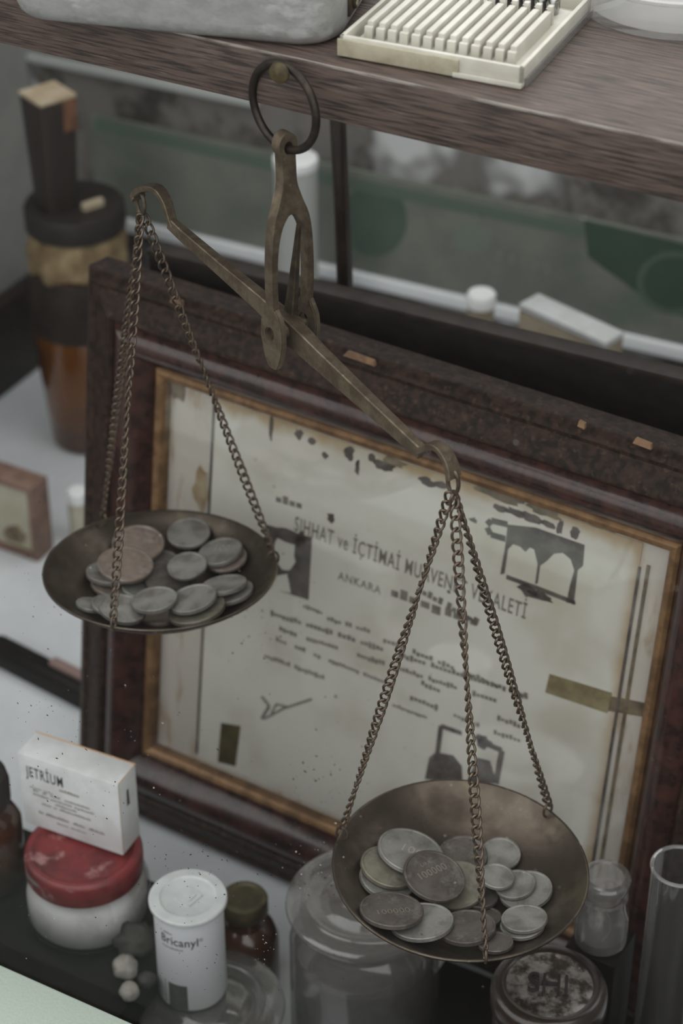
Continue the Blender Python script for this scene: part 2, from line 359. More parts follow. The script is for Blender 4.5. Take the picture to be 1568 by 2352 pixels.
dirt('dirt_specks', M['speck_dark'], [(720, 1985, 45, 40, 30), (460, 2010, 80, 45, 60), (600, 1460, 40, 60, 40), (760, 1790, 60, 40, 45), (140, 1660, 90, 60, 40), (180, 1800, 90, 90, 40), (420, 2220, 90, 60, 30), (600, 2150, 120, 120, 40), (500, 1700, 260, 320, 90), (80, 1350, 60, 120, 25), (900, 1900, 300, 250, 40), (784, 1000, 420, 520, 35)], .10, .34, 5)
dirt('dust_specks', M['speck_pale'], [(610, 2170, 20, 40, 18), (690, 1985, 40, 40, 25), (250, 1700, 70, 120, 30), (1180, 1900, 120, 120, 30), (60, 2120, 50, 60, 8), (784, 1500, 420, 500, 40)], .08, .26, 9)
def wallpt0(px, py): return onp(px, py, P0, bbk) - P0
# white rail and pale strip along the back wall
struct(build(G().box((0, -7, 101), (prb - 30, 0, 110), BAX, P0), 'trim_2', M['rail'], bevel=2))
struct(build(G().box((0, -6, 206), (float(wallpt0(600, 260) @ ubk), 0, 211), BAX, P0), 'trim_3', M['pale_trim'], bevel=1))

# ------------------------------------------------------------------ wooden shelf, its rod and its nail
ZT, ZB = 464.0, 444.0
s0, s1 = atz(0, -18, ZT), atz(1568, 332, ZT)
su = unit(s1 - s0); sb = A(-su[1], su[0], 0)
SAX = (su, sb, ez)
t = tag(empty('wall_shelf', s0 + su * 127), 'dark wood-grain shelf board with a hanging nail in its front edge', 'shelf')
mtx = Matrix(((su[0], sb[0], 0, 0), (su[1], sb[1], 0, 0), (0, 0, 1, 0), (0, 0, 0, 1)))
so = s0 + su * 127
tm_ = Matrix.Translation(Vector(so / 1000)) @ mtx; t.matrix_local = tm_; MW[t.name] = tm_
build(G().box((-330, 0, ZB - ZT), (420, 170, 0)), 'board', M['shelf'], t, bevel=1.0, seg=2, local=True)
build(G().box((-330, -.12, -.75), (420, .5, .08)), 'pale_edge', M['pale_edge'], t, local=True)  # pale strip: worn front edge with its highlight put into the colour
r0, r1 = aty(777, 300, 880), aty(796, 745, 880)
k = (ZB - r0[2]) / (r1[2] - r0[2]); rt = r0 + (r1 - r0) * k; kb = (0 - r0[2]) / (r1[2] - r0[2]); rb_ = r0 + (r1 - r0) * kb
build(G().tube([rt, rb_], 3.7, 12, up=(0, 1, 0)), 'support_rod', M['brown_bottle'], t)
KN = aty(643, 150, float((s0 + su * ((-21 - s0[0]) / su[0]))[1]) - 8)
kz = min(KN[2], ZT - 3.0)
kn = A(KN[0], KN[1], kz)
build(G().lathe([(0, -10), (1.1, -10), (1.1, -.5), (3.2, -.4), (3.75, .3), (3.6, 1.2), (2.4, 2.1), (0, 2.5)], 24, kn, (su, ez, -sb)), 'nail', M['knob'], t)

# ------------------------------------------------------------------ balance scale
PIV = A(-18.5, 682, 363); bb = unit(A(113, -130, 0)); nn = A(-bb[1], bb[0], 0)          # along the beam, across it
scale = tag(empty('balance_scale', (KN[0], KN[1], kz)), 'old brass hand balance hanging from a nail, two chained pans', 'scale')
RR = 15.3; ph = R(44); rd = A(math.cos(ph), -math.sin(ph), 0)
hole_z = 433.0
rc = A(KN[0] * .5 + PIV[0] * .5, KN[1] + 2.5, hole_z + RR - 1)
ring_path = [rc + RR * (math.cos(a) * rd + math.sin(a) * ez) for a in np.linspace(0, 2 * math.pi, 56, endpoint=False)]
build(G().tube(ring_path, 1.5, 10, up=tuple(np.cross(rd, ez)), closed=True), 'hanging_ring', M['ring_iron'], scale)
# stirrup: a flat casting in the n-z plane, thick along the beam
dz = hole_z - PIV[2]
STC = A(rc[0], rc[1], 0) - A(PIV[0], PIV[1], 0)
def stir(x, z): return (x, z)
def zoff(z): return STC * max(0, z - 40) / (dz - 40)
def prong(sgn):
    pts = [(sgn * 8.2, 9), (sgn * 8.4, 22), (sgn * 8.0, 34), (sgn * 6.6, 43), (sgn * 3.6, 49.5)]
    return pts
g = G()
SB = 2.1                                                # half thickness along the beam
def blade(g, outline_c, halfw, th=SB):
    path = [PIV + x * nn + z * ez + zoff(z) for x, z in outline_c]
    sec = []
    for hw in halfw:
        c = .35
        sec.append([(-th, -hw + c), (-th + c, -hw), (th - c, -hw), (th, -hw + c), (th, hw - c), (th - c, hw), (-th + c, hw), (-th, hw - c)])
    g.sweep(path, sec, nn, smooth=False)
    return g
def smoothpts(pts, k=4):
    P = [A(*p) for p in pts]; out = []
    for i in range(len(P) - 1):
        a, b_, c, d = P[max(i - 1, 0)], P[i], P[i + 1], P[min(i + 2, len(P) - 1)]
        for q in range(k):
            t_ = q / k; out.append(.5 * (2 * b_ + (c - a) * t_ + (2 * a - 5 * b_ + 4 * c - d) * t_ ** 2 + (3 * b_ - a - 3 * c + d) * t_ ** 3))
    out.append(P[-1]); return out
# one outline polygon for the forked casting
outer_r = smoothpts([(8.9, 8), (9.6, 20), (9.3, 34), (8.0, 44), (5.2, 51), (3.2, 57), (3.0, 63)], 4)
loop = [(4.1 * math.cos(a), dz + .6 + 4.3 * math.sin(a)) for a in np.linspace(-.75, math.pi + .75, 22)]
outer_l = [A(-p[0], p[1]) for p in reversed(outer_r)]
inner = smoothpts([(-6.4, 8), (-7.0, 20), (-6.6, 33), (-5.0, 41), (-2.0, 45.6), (0, 46.4), (2.0, 45.6), (5.0, 41), (6.6, 33), (7.0, 20), (6.4, 8)], 3)
poly = [tuple(p) for p in outer_r] + loop + [tuple(p) for p in outer_l] + [tuple(p) for p in inner]
bm = bmesh.new()
hol = [(1.9 * math.cos(a), dz - .2 + 2.2 * math.sin(a)) for a in np.linspace(0, 2 * math.pi, 20, endpoint=False)]
def loopverts(pp): 
    vs = [bm.verts.new(tuple((PIV + p[0] * nn + p[1] * ez + zoff(p[1]) - SB * bb - np.array(scale.location) * 1000) / 1000)) for p in pp]
    return [bm.edges.new((vs[i], vs[(i + 1) % len(vs)])) for i in range(len(vs))]
E_ = loopverts(poly) + loopverts(hol)
r_ = bmesh.ops.triangle_fill(bm, edges=E_, use_beauty=True, use_dissolve=False)
fc = [f for f in r_['geom'] if isinstance(f, bmesh.types.BMFace)]
ex = bmesh.ops.extrude_face_region(bm, geom=fc)
bmesh.ops.translate(bm, verts=[v for v in ex['geom'] if isinstance(v, bmesh.types.BMVert)], vec=Vector(bb * 2 * SB / 1000))
bmesh.ops.recalc_face_normals(bm, faces=bm.faces)
me = bpy.data.meshes.new('stirrup'); bm.to_mesh(me); bm.free(); me.materials.append(M['brass']); me.set_sharp_from_angle(angle=R(40))
me.polygons.foreach_set('use_smooth', [True] * len(me.polygons))
stirrup = link('stirrup', me, scale)
def plate(sgn, zt, zb, wd, holed):
    """rounded bearing plate at a prong's foot, lying in the beam-z plane"""
    top = [(-3, zt + 2), (3, zt + 2)]
    pts = smoothpts([(2.4, zt + 2), (wd * .5, zt - 3), (wd * .56, 0), (wd * .50, -5), (wd * .40, zb + 3.5), (wd * .26, zb + .3), (0, zb - .6), (-wd * .22, zb + .5), (-wd * .36, zb + 4), (-wd * .46, -4), (-wd * .52, 0), (-wd * .46, zt - 3), (-2.4, zt + 2)], 3)
    bm = bmesh.new(); O = PIV + sgn * 8.0 * nn - 1.1 * nn - np.array(scale.location) * 1000
    def lv(pp):
        vs = [bm.verts.new(tuple((O + p[0] * bb + p[1] * ez) / 1000)) for p in pp]
        return [bm.edges.new((vs[i], vs[(i + 1) % len(vs)])) for i in range(len(vs))]
    E = lv(pts)
    if holed: E += lv([(-.6 + 2.1 * math.cos(a), 1.2 + 2.5 * math.sin(a)) for a in np.linspace(0, 2 * math.pi, 18, endpoint=False)])
    r = bmesh.ops.triangle_fill(bm, edges=E, use_beauty=True)
    fc = [f for f in r['geom'] if isinstance(f, bmesh.types.BMFace)]
    ex = bmesh.ops.extrude_face_region(bm, geom=fc)
    bmesh.ops.translate(bm, verts=[v for v in ex['geom'] if isinstance(v, bmesh.types.BMVert)], vec=Vector(nn * 2.4 / 1000))
    bmesh.ops.recalc_face_normals(bm, faces=bm.faces)
    ed = [e for e in bm.edges if len(e.link_faces) == 2 and e.calc_face_angle(0) > 1.0]
    bmesh.ops.bevel(bm, geom=ed, offset=.0004, segments=2, affect='EDGES')
    me = bpy.data.meshes.new('bearing_plate'); bm.to_mesh(me); bm.free(); me.materials.append(M['brass']); me.polygons.foreach_set('use_smooth', [True] * len(me.polygons)); me.set_sharp_from_angle(angle=R(40))
    return link('bearing_plate', me, scale)
plate(-1, 10, -12.5, 11.5, True); plate(1, 9, -11, 11, True)
# beam
BMN = nn
def bp(px, py): return onp(px, py, PIV, nn)
def rect(hn, hh, c=.4): return [(-hn + c, -hh), (hn - c, -hh), (hn, -hh + c), (hn, hh - c), (hn - c, hh), (-hn + c, hh), (-hn, hh - c), (-hn, -hh + c)]
lp = [bp(391, 511), bp(420, 537), bp(510, 615), bp(600, 692)]; rpnt = [bp(735, 822), bp(850, 929), bp(930, 1003), bp(968, 1039)]
mid = [bp(640, 728), bp(672, 760), bp(700, 788)]
path = lp + mid + rpnt; hh = [2.6, 2.6, 3.0, 3.7, 4.2, 4.8, 4.8, 4.3, 3.4, 2.9, 2.7]; hn = [1.4, 1.8, 2.0, 2.2, 2.6, 2.8, 2.6, 2.3, 2.0, 1.8, 1.6]
build(G().sweep(path, [rect(a, b_) for a, b_ in zip(hn, hh)], ez, smooth=False), 'beam', M['brass'], scale)
def neck(pts, w_, th):
    P = smoothpts([bp(*p) for p in pts], 4); n = len(P)
    sec = [rect(w_[0] + (w_[1] - w_[0]) * i / (n - 1), th, .3) for i in range(n)]
    path = P; ups = []
    for i in range(n):
        t = unit((P[min(i + 1, n - 1)]) - P[max(i - 1, 0)]); ups.append(np.cross(nn, t))
    return G().sweep(path, sec, ups, smooth=True)
build(neck([(398, 520), (390, 492), (381, 462), (365, 437), (343, 430), (325, 434), (315, 447), (319, 455)], (1.8, 3.0), 1.15), 'swan_neck_hook', M['brass'], scale)
build(neck([(958, 1036), (976, 1029), (996, 1022), (1014, 1031), (1029, 1052), (1038, 1076), (1041, 1096)], (1.8, 3.0), 1.15), 'swan_neck_hook', M['brass'], scale)
# pointer and axle
pb, pt_ = bp(668, 715), bp(686, 516)
build(G().sweep([pb, pb * .7 + pt_ * .3, pb * .3 + pt_ * .7, pt_], [rect(1.6, 2.5, .4), rect(1.3, 1.9, .4), rect(1.0, 1.2, .3), rect(.7, .75, .2)], bb, smooth=False), 'pointer', M['brass_dark'], scale)
build(G().lathe([(0, -6.6), (1.5, -6.6), (1.5, -5), (3.0, -4.6), (3.0, -2.4), (2.2, -2.0), (2.2, 2.0), (3.0, 2.4), (3.0, 4.6), (1.5, 5), (1.5, 6.6), (0, 6.6)], 20, PIV + .6 * ez, (bb, ez, nn)), 'axle', M['brass'], scale)

# one curb link: an oblong ring twisted a quarter turn along its length
def link_mesh():
    d = 1.08; pitch = 4.25; L = pitch + d; W = 3.2; g = G(); P = []
    n = 22
    for i in range(n):
        a = 2 * math.pi * i / n
        x = math.copysign(abs(math.cos(a)) ** .8, math.cos(a)) * W / 2; z = math.copysign(abs(math.sin(a)) ** .9, math.sin(a)) * L / 2
        tw = R(82) * (z / L)
        P.append(A(x * math.cos(tw), x * math.sin(tw), z))
    ups = [unit(A(*p) + A(.001, .001, .001)) for p in P]
    g.tube(P, d / 2, 6, up=[np.cross(unit(P[(i + 1) % n] - P[i - 1]), unit(P[i] + A(1e-4, 0, 0))) for i in range(n)], closed=True)
    me = bpy.data.meshes.new('link'); me.from_pydata([tuple(A(*v) / 1000) for v in g.v], [], g.f); me.polygons.foreach_set('use_smooth', [True] * len(me.polygons)); finish(me); me.materials.append(M['chain'])
    return me
LINK = link_mesh(); PITCHL = 4.25
def wire_loop(c, ax1, ax2, r1, r2, wr, n=26):
    return G().tube([c + r1 * math.cos(a) * ax1 + r2 * math.sin(a) * ax2 for a in np.linspace(0, 2 * math.pi, n, endpoint=False)], wr, 8, up=tuple(np.cross(ax1, ax2)), closed=True)
def chain(top, hole, outward, tw0, turns, sag=2.0):
    """a run of links from the top ring to a wire hook in the pan rim; the hook is the chain's own mesh"""
    hk_c = hole + ez * 2.4
    hook = build(wire_loop(hk_c, unit(outward), ez, 2.3, 3.4, .55), 'chain', M['chain'], scale)
    end = hk_c + ez * 3.0
    Ltot = np.linalg.norm(end - top); n = max(2, int(round(Ltot / PITCHL)))
    for i in range(n):
        f = (i + .5) / n
        p = top + (end - top) * f - ez * sag * 4 * f * (1 - f) * .25 + 0
        d = unit(end - top - ez * sag * (1 - 2 * f))
        x = unit(np.cross(d, A(.31, .95, .1))); y = np.cross(d, x); a = tw0 + turns * 2 * math.pi * f + random.uniform(-.12, .12)
        xx = math.cos(a) * x + math.sin(a) * y; yy = np.cross(d, xx); k = Ltot / n / PITCHL
        loc = p / 1000 - np.array(scale.location)
        m = Matrix(((xx[0], yy[0], d[0] * k, loc[0]), (xx[1], yy[1], d[1] * k, loc[1]), (xx[2], yy[2], d[2] * k, loc[2]), (0, 0, 0, 1)))
        link('link', LINK, hook, m)
def pan_prof(Rp, dep, th=1.0, n=14):
    zz = lambda r: dep * (r / Rp) ** 2.3 - dep
    inn = [(Rp * i / n, zz(Rp * i / n)) for i in range(n + 1)]
    return [(0, -dep - th)] + [(r, z - th) for r, z in inn[1:-1]] + [(Rp - .2, -th * .9), (Rp + .5, -.6), (Rp + .55, .25), (Rp + .1, .5), (Rp - .5, .2)] + list(reversed(inn[:-1]))
def make_pan(c, Rp, dep, tilt, name):
    Mx = Matrix.Translation(Vector(c / 1000)) @ Matrix.Rotation(R(tilt[0]), 4, 'X') @ Matrix.Rotation(R(tilt[1]), 4, 'Y')
    g = G().lathe(pan_prof(Rp, dep), 72)
    me = bpy.data.meshes.new('pan'); me.from_pydata([tuple(A(*v) / 1000) for v in g.v], [], g.f); me.polygons.foreach_set('use_smooth', [True] * len(me.polygons)); finish(me); me.materials.append(M['pan'])
    ml = Matrix.Translation(-scale.location) @ Mx
    link('pan', me, scale, ml)
    return np.array(Mx)
def panpt(Mx, p): return (Mx[:3, :3] @ (A(*p) / 1000) + Mx[:3, 3]) * 1000
def rim_point(Mx, px, py, Rp):
    """point of the rim nearest to where the sight line meets the rim plane"""
    q = local_hit(Mx, px, py, 0); a = math.atan2(q[1], q[0]); return A((Rp - 1.2) * math.cos(a), (Rp - 1.2) * math.sin(a), -.8), a
def local_hit(Mx, px, py, z):
    inv = np.linalg.inv(Mx); r = inv[:3, :3] @ ray(px, py); o = (inv[:3, :3] @ (CC / 1000) + inv[:3, 3]) * 1000
    return o + r * (z - o[2]) / r[2]
RP = 49.5
CR = atd(1057, 1990, 846); CL = atd(368, 1304, 928)
MR = make_pan(CR, RP, 16, (0, 2), 'r'); ML = make_pan(CL, RP, 18.5, (-5.5, 0), 'l')
TRH, TLH = bp(1041, 1092), bp(322, 452)
def side(Mx, hookp, holes, ringdir, tws):
    # small wire ring through the hook eye
    rc_ = hookp - ez * 3.0
    build(wire_loop(rc_, unit(ringdir), ez, 2.4, 4.6, .75), 'eye_ring', M['chain'], scale)
    top0 = rc_ - ez * 4.4
    for (px, py), (t0, tn) in zip(holes, tws):
        lp_, a = rim_point(Mx, px, py, RP)
        hw = panpt(Mx, lp_); outw = Mx[:3, :3] @ A(math.cos(a), math.sin(a), 0)
        tp = top0 + unit(A(hw[0] - top0[0], hw[1] - top0[1], 0)) * .9
        chain(tp, hw, outw, t0, tn)
side(MR, TRH, [(785, 1921), (1265, 1862), (1108, 2180)], rd, [(.3, .8), (1.4, -.7), (2.2, .9)])
side(ML, TLH, [(232, 1193), (625, 1288), (262, 1436)], bb, [(.9, .6), (1.9, .8), (.5, -.8)])

# ------------------------------------------------------------------ coins: settled one on another in each pan
def coin_mesh(r, th):
    seg = 40
    prof = [(0, 0), (r - .3, 0), (r, .25), (r, th - .3), (r - .22, th), (r - .85, th), (r - 1.15, th - .24), (0, th - .24)]
    g = G().lathe(prof, seg)
    me = bpy.data.meshes.new('coin'); me.from_pydata([tuple(A(*v) / 1000) for v in g.v], [], g.f); me.polygons.foreach_set('use_smooth', [True] * len(me.polygons)); finish(me); me.set_sharp_from_angle(angle=R(30))
    return me
class Heap:
    def __init__(s, Mx, dep):
        s.Mx = Mx; s.n = 260; s.x = np.linspace(-55, 55, s.n); s.X, s.Y = np.meshgrid(s.x, s.x, indexing='ij')
        r = np.hypot(s.X, s.Y); s.h = np.where(r <= RP, dep * (r / RP) ** 2.3 - dep, 30.0)
    def put(s, px, py, r, th, maxt=13, lean=(0, 0)):
        z = -10.0
        for it in range(5):
            q = local_hit(s.Mx, px, py, z + th); cx, cy = q[0], q[1]
            m = (s.X - cx) ** 2 + (s.Y - cy) ** 2 <= r * r
            dx, dy, h = s.X[m] - cx, s.Y[m] - cy, s.h[m]
            k = np.ones_like(h)
            for _ in range(10):                     # plane that rests on the high points
                Aq = np.c_[dx, dy, np.ones_like(dx)] * k[:, None]; c = np.linalg.lstsq(Aq, h * k, rcond=None)[0]
                res = h - (c[0] * dx + c[1] * dy + c[2]); k = np.where(res > 0, 3.0, .25)
            a, b_ = c[0] + lean[0], c[1] + lean[1]; t = math.hypot(a, b_); mt = math.tan(R(maxt))
            if t > mt: a, b_ = a * mt / t, b_ * mt / t
            z = float(np.max(h - a * dx - b_ * dy)) + .03
        s.h[m] = np.maximum(s.h[m], z + a * dx + b_ * dy + th * math.sqrt(1 + a * a + b_ * b_))
        nz = unit(A(-a, -b_, 1)); return A(cx, cy, z), nz
def lay(heap, items, group, pxmm):
    for (px, py, rx, mk, mark, lab) in items:
        r = rx / pxmm; th = 2.0 if r > 9 else 1.7
        c, nz = heap.put(px, py, r, th)
        Mx = heap.Mx; W = panpt(Mx, c); N = Mx[:3, :3] @ nz
        rr = random.uniform(0, 6.28) if mark is None else mark[1]
        x = unit(np.cross(A(math.sin(rr), math.cos(rr), 0), N)); x = unit(A(math.cos(rr), math.sin(rr), 0) - N * (A(math.cos(rr), math.sin(rr), 0) @ N)); y = np.cross(N, x)
        mm = Matrix(((x[0], y[0], N[0], W[0] / 1000), (x[1], y[1], N[1], W[1] / 1000), (x[2], y[2], N[2], W[2] / 1000), (0, 0, 0, 1)))
        me = coin_mesh(r, th); me.materials.append(M[mk])
        o = link('coin', me, None, mm); tag(o, lab, 'coin', group)
        if mark is not None:
            g = G()
            for txt, size, oy, arc in mark[0]:
                v, f = text_geo(txt, size, 'CENTER', 1.05)
                if arc:
                    ra = oy; P = []
                    for p in v: ang = (math.pi / 2 if arc > 0 else -math.pi / 2) - arc * p[0] / ra; q = ra + arc * p[1]; P.append((q * math.cos(ang), q * math.sin(ang), th - .2))
                else: P = [(p[0], p[1] + oy, th - .2) for p in v]
                n = len(P); ring_f = [list(q) for q in f]
                g.add([(p[0], p[1], th - .06) for p in P], ring_f)
                # little skirts so the lettering stands proud of the field
                cnt = {}
                for q in f:
                    for i in range(len(q)): e_ = (q[i], q[(i + 1) % len(q)]); cnt[frozenset(e_)] = cnt.get(frozenset(e_), 0) + 1
                low = [(p[0], p[1], th - .3) for p in P]; base = len(g.v); g.v += low
                off = base - n
                for q in f:
                    for i in range(len(q)):
                        a_, b2 = q[i], q[(i + 1) % len(q)]
                        if cnt[frozenset((a_, b2))] == 1: g.f.append([off + a_, off + b2, base + b2, base + a_]); g.sm.append(False)
            build(g, 'relief', M['relief_dark' if mk == 'coin_dark' else 'relief'], o, local=True)
HR, HL = Heap(MR, 16), Heap(ML, 18.5)
GR, GL = 'coins in the lower right pan', 'coins in the upper left pan'
big = lambda rot: ([('100000', 4.6, .4, 0), ('LIRA', 2.3, 5.3, 0)], rot)
lay(HR, [
    (887, 2016, 65, 'coin', None, 'grey coin lowest of the three at the left of the lower pan'),
    (1200, 2124, 50, 'coin', None, 'coin mostly hidden under the front right coin of the lower pan'),
    (1138, 2163, 40, 'coin_dark', None, 'small dull coin at the front rim of the lower pan, right of its front chain'),
    (1115, 2106, 38, 'coin_dark', None, 'small dark coin just right of the front chain near the lower pan rim'),
    (1066, 1978, 60, 'coin', None, 'coin lying under the brownish rear middle coin in the lower pan'),
    (1150, 1958, 47, 'coin', None, 'pale coin half in shade, rearmost on the right of the lower pan'),
    (1073, 2128, 65, 'coin_dark', None, 'dull brown coin behind the front chain at the lower pan rim'),
    (1209, 2042, 62, 'coin', None, 'rightmost broad coin under a smaller one in the lower pan'),
    (969, 2115, 72, 'coin', None, 'pale grey coin at the front of the lower pan, partly under a dark one'),
    (891, 1989, 67, 'coin_green', None, 'yellowish coin partly covered by the largest coin of the lower pan'),
    (1103, 2060, 42, 'coin_dark', None, 'dark coin peeping out right of the middle chain in the lower pan'),
    (1062, 1964, 60, 'coin_dark', None, 'brownish coin at the rear middle of the lower pan behind the chain'),
    (1050, 2030, 68, 'coin_green', ([('10', 6.5, -2.6, 0)], .9), 'greenish coin marked 10 under the dark central coin of the lower pan'),
    (1185, 2029, 47, 'coin', None, 'scratched pale coin lying on the rightmost broad coin of the lower pan'),
    (1205, 2108, 52, 'coin', None, 'pale coin alone at the front right of the lower pan'),
    (1141, 2010, 41, 'coin', None, 'small scratched coin leaning at the middle right of the lower pan'),
    (899, 2088, 72, 'coin_dark', ([('100000', 4.4, -3.2, 0)], .25), 'dark tarnished coin with faint zeros at the front left of the lower pan'),
    (942, 1953, 79, 'coin', ([('100', 6.2, -1.8, 0)], -.35), 'largest pale coin on top at the rear left of the lower pan'),
    (996, 2009, 73, 'coin_dark', big(.62), 'dark brown coin lettered with zeros on top at the centre of the lower pan'),
], GR, FPX / 850)
lay(HL, [
    (206, 1386, 33, 'coin', None, 'dim small coin at the far left near the front of the upper pan'),
    (256, 1338, 50, 'coin_copper', None, 'lowest of the stacked coins on the left of the upper pan'),
    (365, 1416, 42, 'coin_copper', None, 'brownish coin at the front rim of the upper pan under the leaning coin'),
    (367, 1280, 50, 'coin', None, 'coin half hidden behind the small pale central coin of the upper pan'),
    (522, 1282, 48, 'coin_copper', None, 'coin underneath the big rear right coin of the upper pan'),
    (531, 1357, 53, 'coin', None, 'coin underneath the pale coin at the right side of the upper pan'),
    (453, 1396, 66, 'coin_green', None, 'broad greenish coin at the front right rim of the upper pan'),
    (318, 1347, 42, 'coin', None, 'coin showing a sliver left of the centre of the upper pan'),
    (253, 1388, 45, 'coin', None, 'coin at the left of the front chain hook of the upper pan'),
    (317, 1243, 62, 'coin_copper', None, 'coppery coin at the rear left of the upper pan'),
    (434, 1232, 51, 'coin', None, 'pale coin at the rear middle of the upper pan'),
    (248, 1313, 52, 'coin', None, 'coin sticking out left under the broad coppery edged one in the upper pan'),
    (280, 1395, 54, 'coin', None, 'pale coin right behind the front chain hook of the upper pan'),
    (507, 1264, 53, 'coin', ([('100', 5.2, .6, 0)], -.3), 'big pale coin with raised figures at the rear right of the upper pan'),
    (390, 1327, 62, 'coin_dark', None, 'brown stained coin in the centre of the upper pan'),
    (287, 1293, 65, 'coin_copper', None, 'broad coin with a coppery edge on top at the left of the upper pan'),
    (515, 1340, 53, 'coin', None, 'pale coin on top at the right side of the upper pan'),
    (430, 1296, 46, 'coin', None, 'small pale coin on top at the middle of the upper pan'),
    (443, 1372, 56, 'coin', None, 'smooth pale coin on top at the front right of the upper pan'),
    (355, 1374, 52, 'coin', None, 'shiny tilted coin on top at the front centre of the upper pan'),
], GL, FPX / 930)

# ------------------------------------------------------------------ framed certificate leaning back
TF, AL = R(31.81), R(7.95)
fu = A(math.cos(TF), -math.sin(TF), 0); fb = A(math.sin(TF), math.cos(TF), 0)
fv = math.sin(AL) * fb + math.cos(AL) * ez; fn = np.cross(fu, fv)                 # right, up, towards the viewer
FO = A(-58, 777, 0) + fb * 10
U0, U1, V0, V1 = -51.0, 197.7, 46.8, 247.0
def fp(u, v, n=0): return FO + u * fu + v * fv + n * fn
def fuv(px, py, n=-1.4):
    p = onp(px, py, fp(0, 0, n), fn) - fp(0, 0, n); return float(p @ fu), float(p @ fv)
fm = Matrix(((fu[0], fv[0], fn[0], FO[0] / 1000), (fu[1], fv[1], fn[1], FO[1] / 1000), (fu[2], fv[2], fn[2], FO[2] / 1000), (0, 0, 0, 1)))
fr = tag(empty('framed_certificate', FO, m=fm), 'large dark moulded wood frame holding a yellowed printed certificate with portrait', 'picture frame')
WM = 44.0
PROF = {'gilt': [(-.5, -2.5), (0, 2.6), (1.2, 4.2), (3.4, 4.8), (5, 3.4), (5, -2.5)],
        'red': [(5, -2.5), (5, 3.2), (6.5, 5.6), (9, 9.0), (12, 11.6), (15.5, 13.2), (19, 13.4), (22, 12.0), (23.5, 10.2), (24.2, 9.4), (24.2, -2.5)],
        'band': [(0.5, -11), (0.5, -2.5), (24.2, -2.5), (24.2, 10.2), (25.5, 11.6), (27.5, 11.8), (37, 6.6), (39, 7.2), (41, 6.4), (43.2, 4.0), (44, 2.4), (44, -11)]}
def member(sidei, prof):
    """one mitred side; s grows outward from the opening"""
    g = G(); vs = []
    cor = {0: ((U0, V1), (U1, V1), (-1, 1), (1, 1)), 1: ((U1, V0), (U0, V0), (1, -1), (-1, -1)), 2: ((U0, V0), (U0, V1), (-1, -1), (-1, 1)), 3: ((U1, V1), (U1, V0), (1, 1), (1, -1))}[sidei]
    n = len(prof)
    for end in (0, 1):
        c, d = cor[end], cor[end + 2]
        for s_, h in prof: vs.append((c[0] + d[0] * s_, c[1] + d[1] * s_, h))
    g.add(vs, [(i, (i + 1) % n, n + (i + 1) % n, n + i) for i in range(n)] + [tuple(range(n)), tuple(range(2 * n - 1, n - 1, -1))], True)
    return g
for i in range(4):
    o = build(member(i, PROF['band']), 'frame_rail', M['frame_band'], fr, local=True)
    build(member(i, PROF['red']), 'ogee_moulding', M['frame_red'], o, local=True)
    build(member(i, PROF['gilt']), 'gilt_lip', M['gilt'], o, local=True)
def flat(polys, h0, h1, name, m, parent=fr):
    g = G(); X_, Y_, Z_ = A(1, 0, 0), A(0, 1, 0), A(0, 0, 1)
    for p in polys: g.prism(p, X_, Y_, Z_, (0, 0, h0), h1 - h0)
    return build(g, name, m, parent, local=True)
def rectp(u0, v0, u1, v1): return [(u0, v0), (u1, v0), (u1, v1), (u0, v1)]
flat([rectp(U0 - 3, V0 - 3, U1 + 3, V1 + 3)], -4, -2, 'mount', M['mat_board'])
tl, bl_ = fuv(512, 915), fuv(437, 1690); trr, brr = fuv(1478, 1285), fuv(1362, 1915)
DU0 = (tl[0] + bl_[0]) / 2; DU1 = (trr[0] + brr[0]) / 2
doc = flat([rectp(DU0, V0 + 3, DU1, V1 - 3)], -2, -1.6, 'certificate', M['paper'])
HB = -1.6
for uu_ in (DU0 - .7, DU1 - .3): flat([rectp(uu_, V0 + 4, uu_ + 1.1, V1 - (2 if uu_ < 0 else 14))], -1.9, -1.1, 'border_line', M['ink_dark'])  # dark strips drawn for the reflection at the glass edge
flat([rectp(DU1 + 3.2, V0 + 2, DU1 + 4.6, V1 - 12)], -1.9, -1.3, 'border_line', M['stain_dark'])
def blob(px, py, rx, ry, n=14, jit=.3, rot=0.4):
    c = fuv(px, py); sx_, sy_ = rx / 4.0, ry / 3.7; out = []
    for i in range(n):
        a = 2 * math.pi * i / n; k = 1 + random.uniform(-jit, jit); x, y = sx_ * k * math.cos(a), sy_ * k * math.sin(a)
        out.append((c[0] + x, c[1] + y))
    return out
clampdoc = lambda p: [(min(max(x, U0 + .3), U1 - .3), min(max(y, V0 + .3), V1 - .3)) for x, y in p]
# brown edge stains along the top of the sheet, with ragged lower rims
def ragged(p0, p1, drop, jit, n=26):
    a, b_ = fuv(*p0), fuv(*p1); top = []; bot = []
    for i in range(n + 1):
        f = i / n; x = a[0] + (b_[0] - a[0]) * f; y = a[1] + (b_[1] - a[1]) * f
        top.append((x, y)); bot.append((x, y - drop(f) - random.uniform(0, jit)))
    return top + bot[::-1]
flat([blob(*b_) for b_ in ((1150, 1140, 44, 8), (1250, 1175, 30, 8), (905, 1062, 24, 7), (1400, 1212, 40, 8), (410, 890, 16, 28))], -1.5, -1.45, 'mould_spot', M['stain_dark'])
flat([blob(*b_) for b_ in ((686, 998, 9, 9), (716, 1013, 9, 8), (760, 1190, 8, 9), (745, 1047, 7, 6), (800, 1040, 11, 12), (880, 1070, 22, 11), (855, 1052, 8, 8), (980, 1107, 16, 7), (1010, 1113, 14, 6), (820, 1075, 5, 14), (622, 985, 4, 26), (1030, 1360, 4, 3), (770, 1600, 3, 3))], -1.6, -1.5, 'ink_spot', M['ink_dark'])
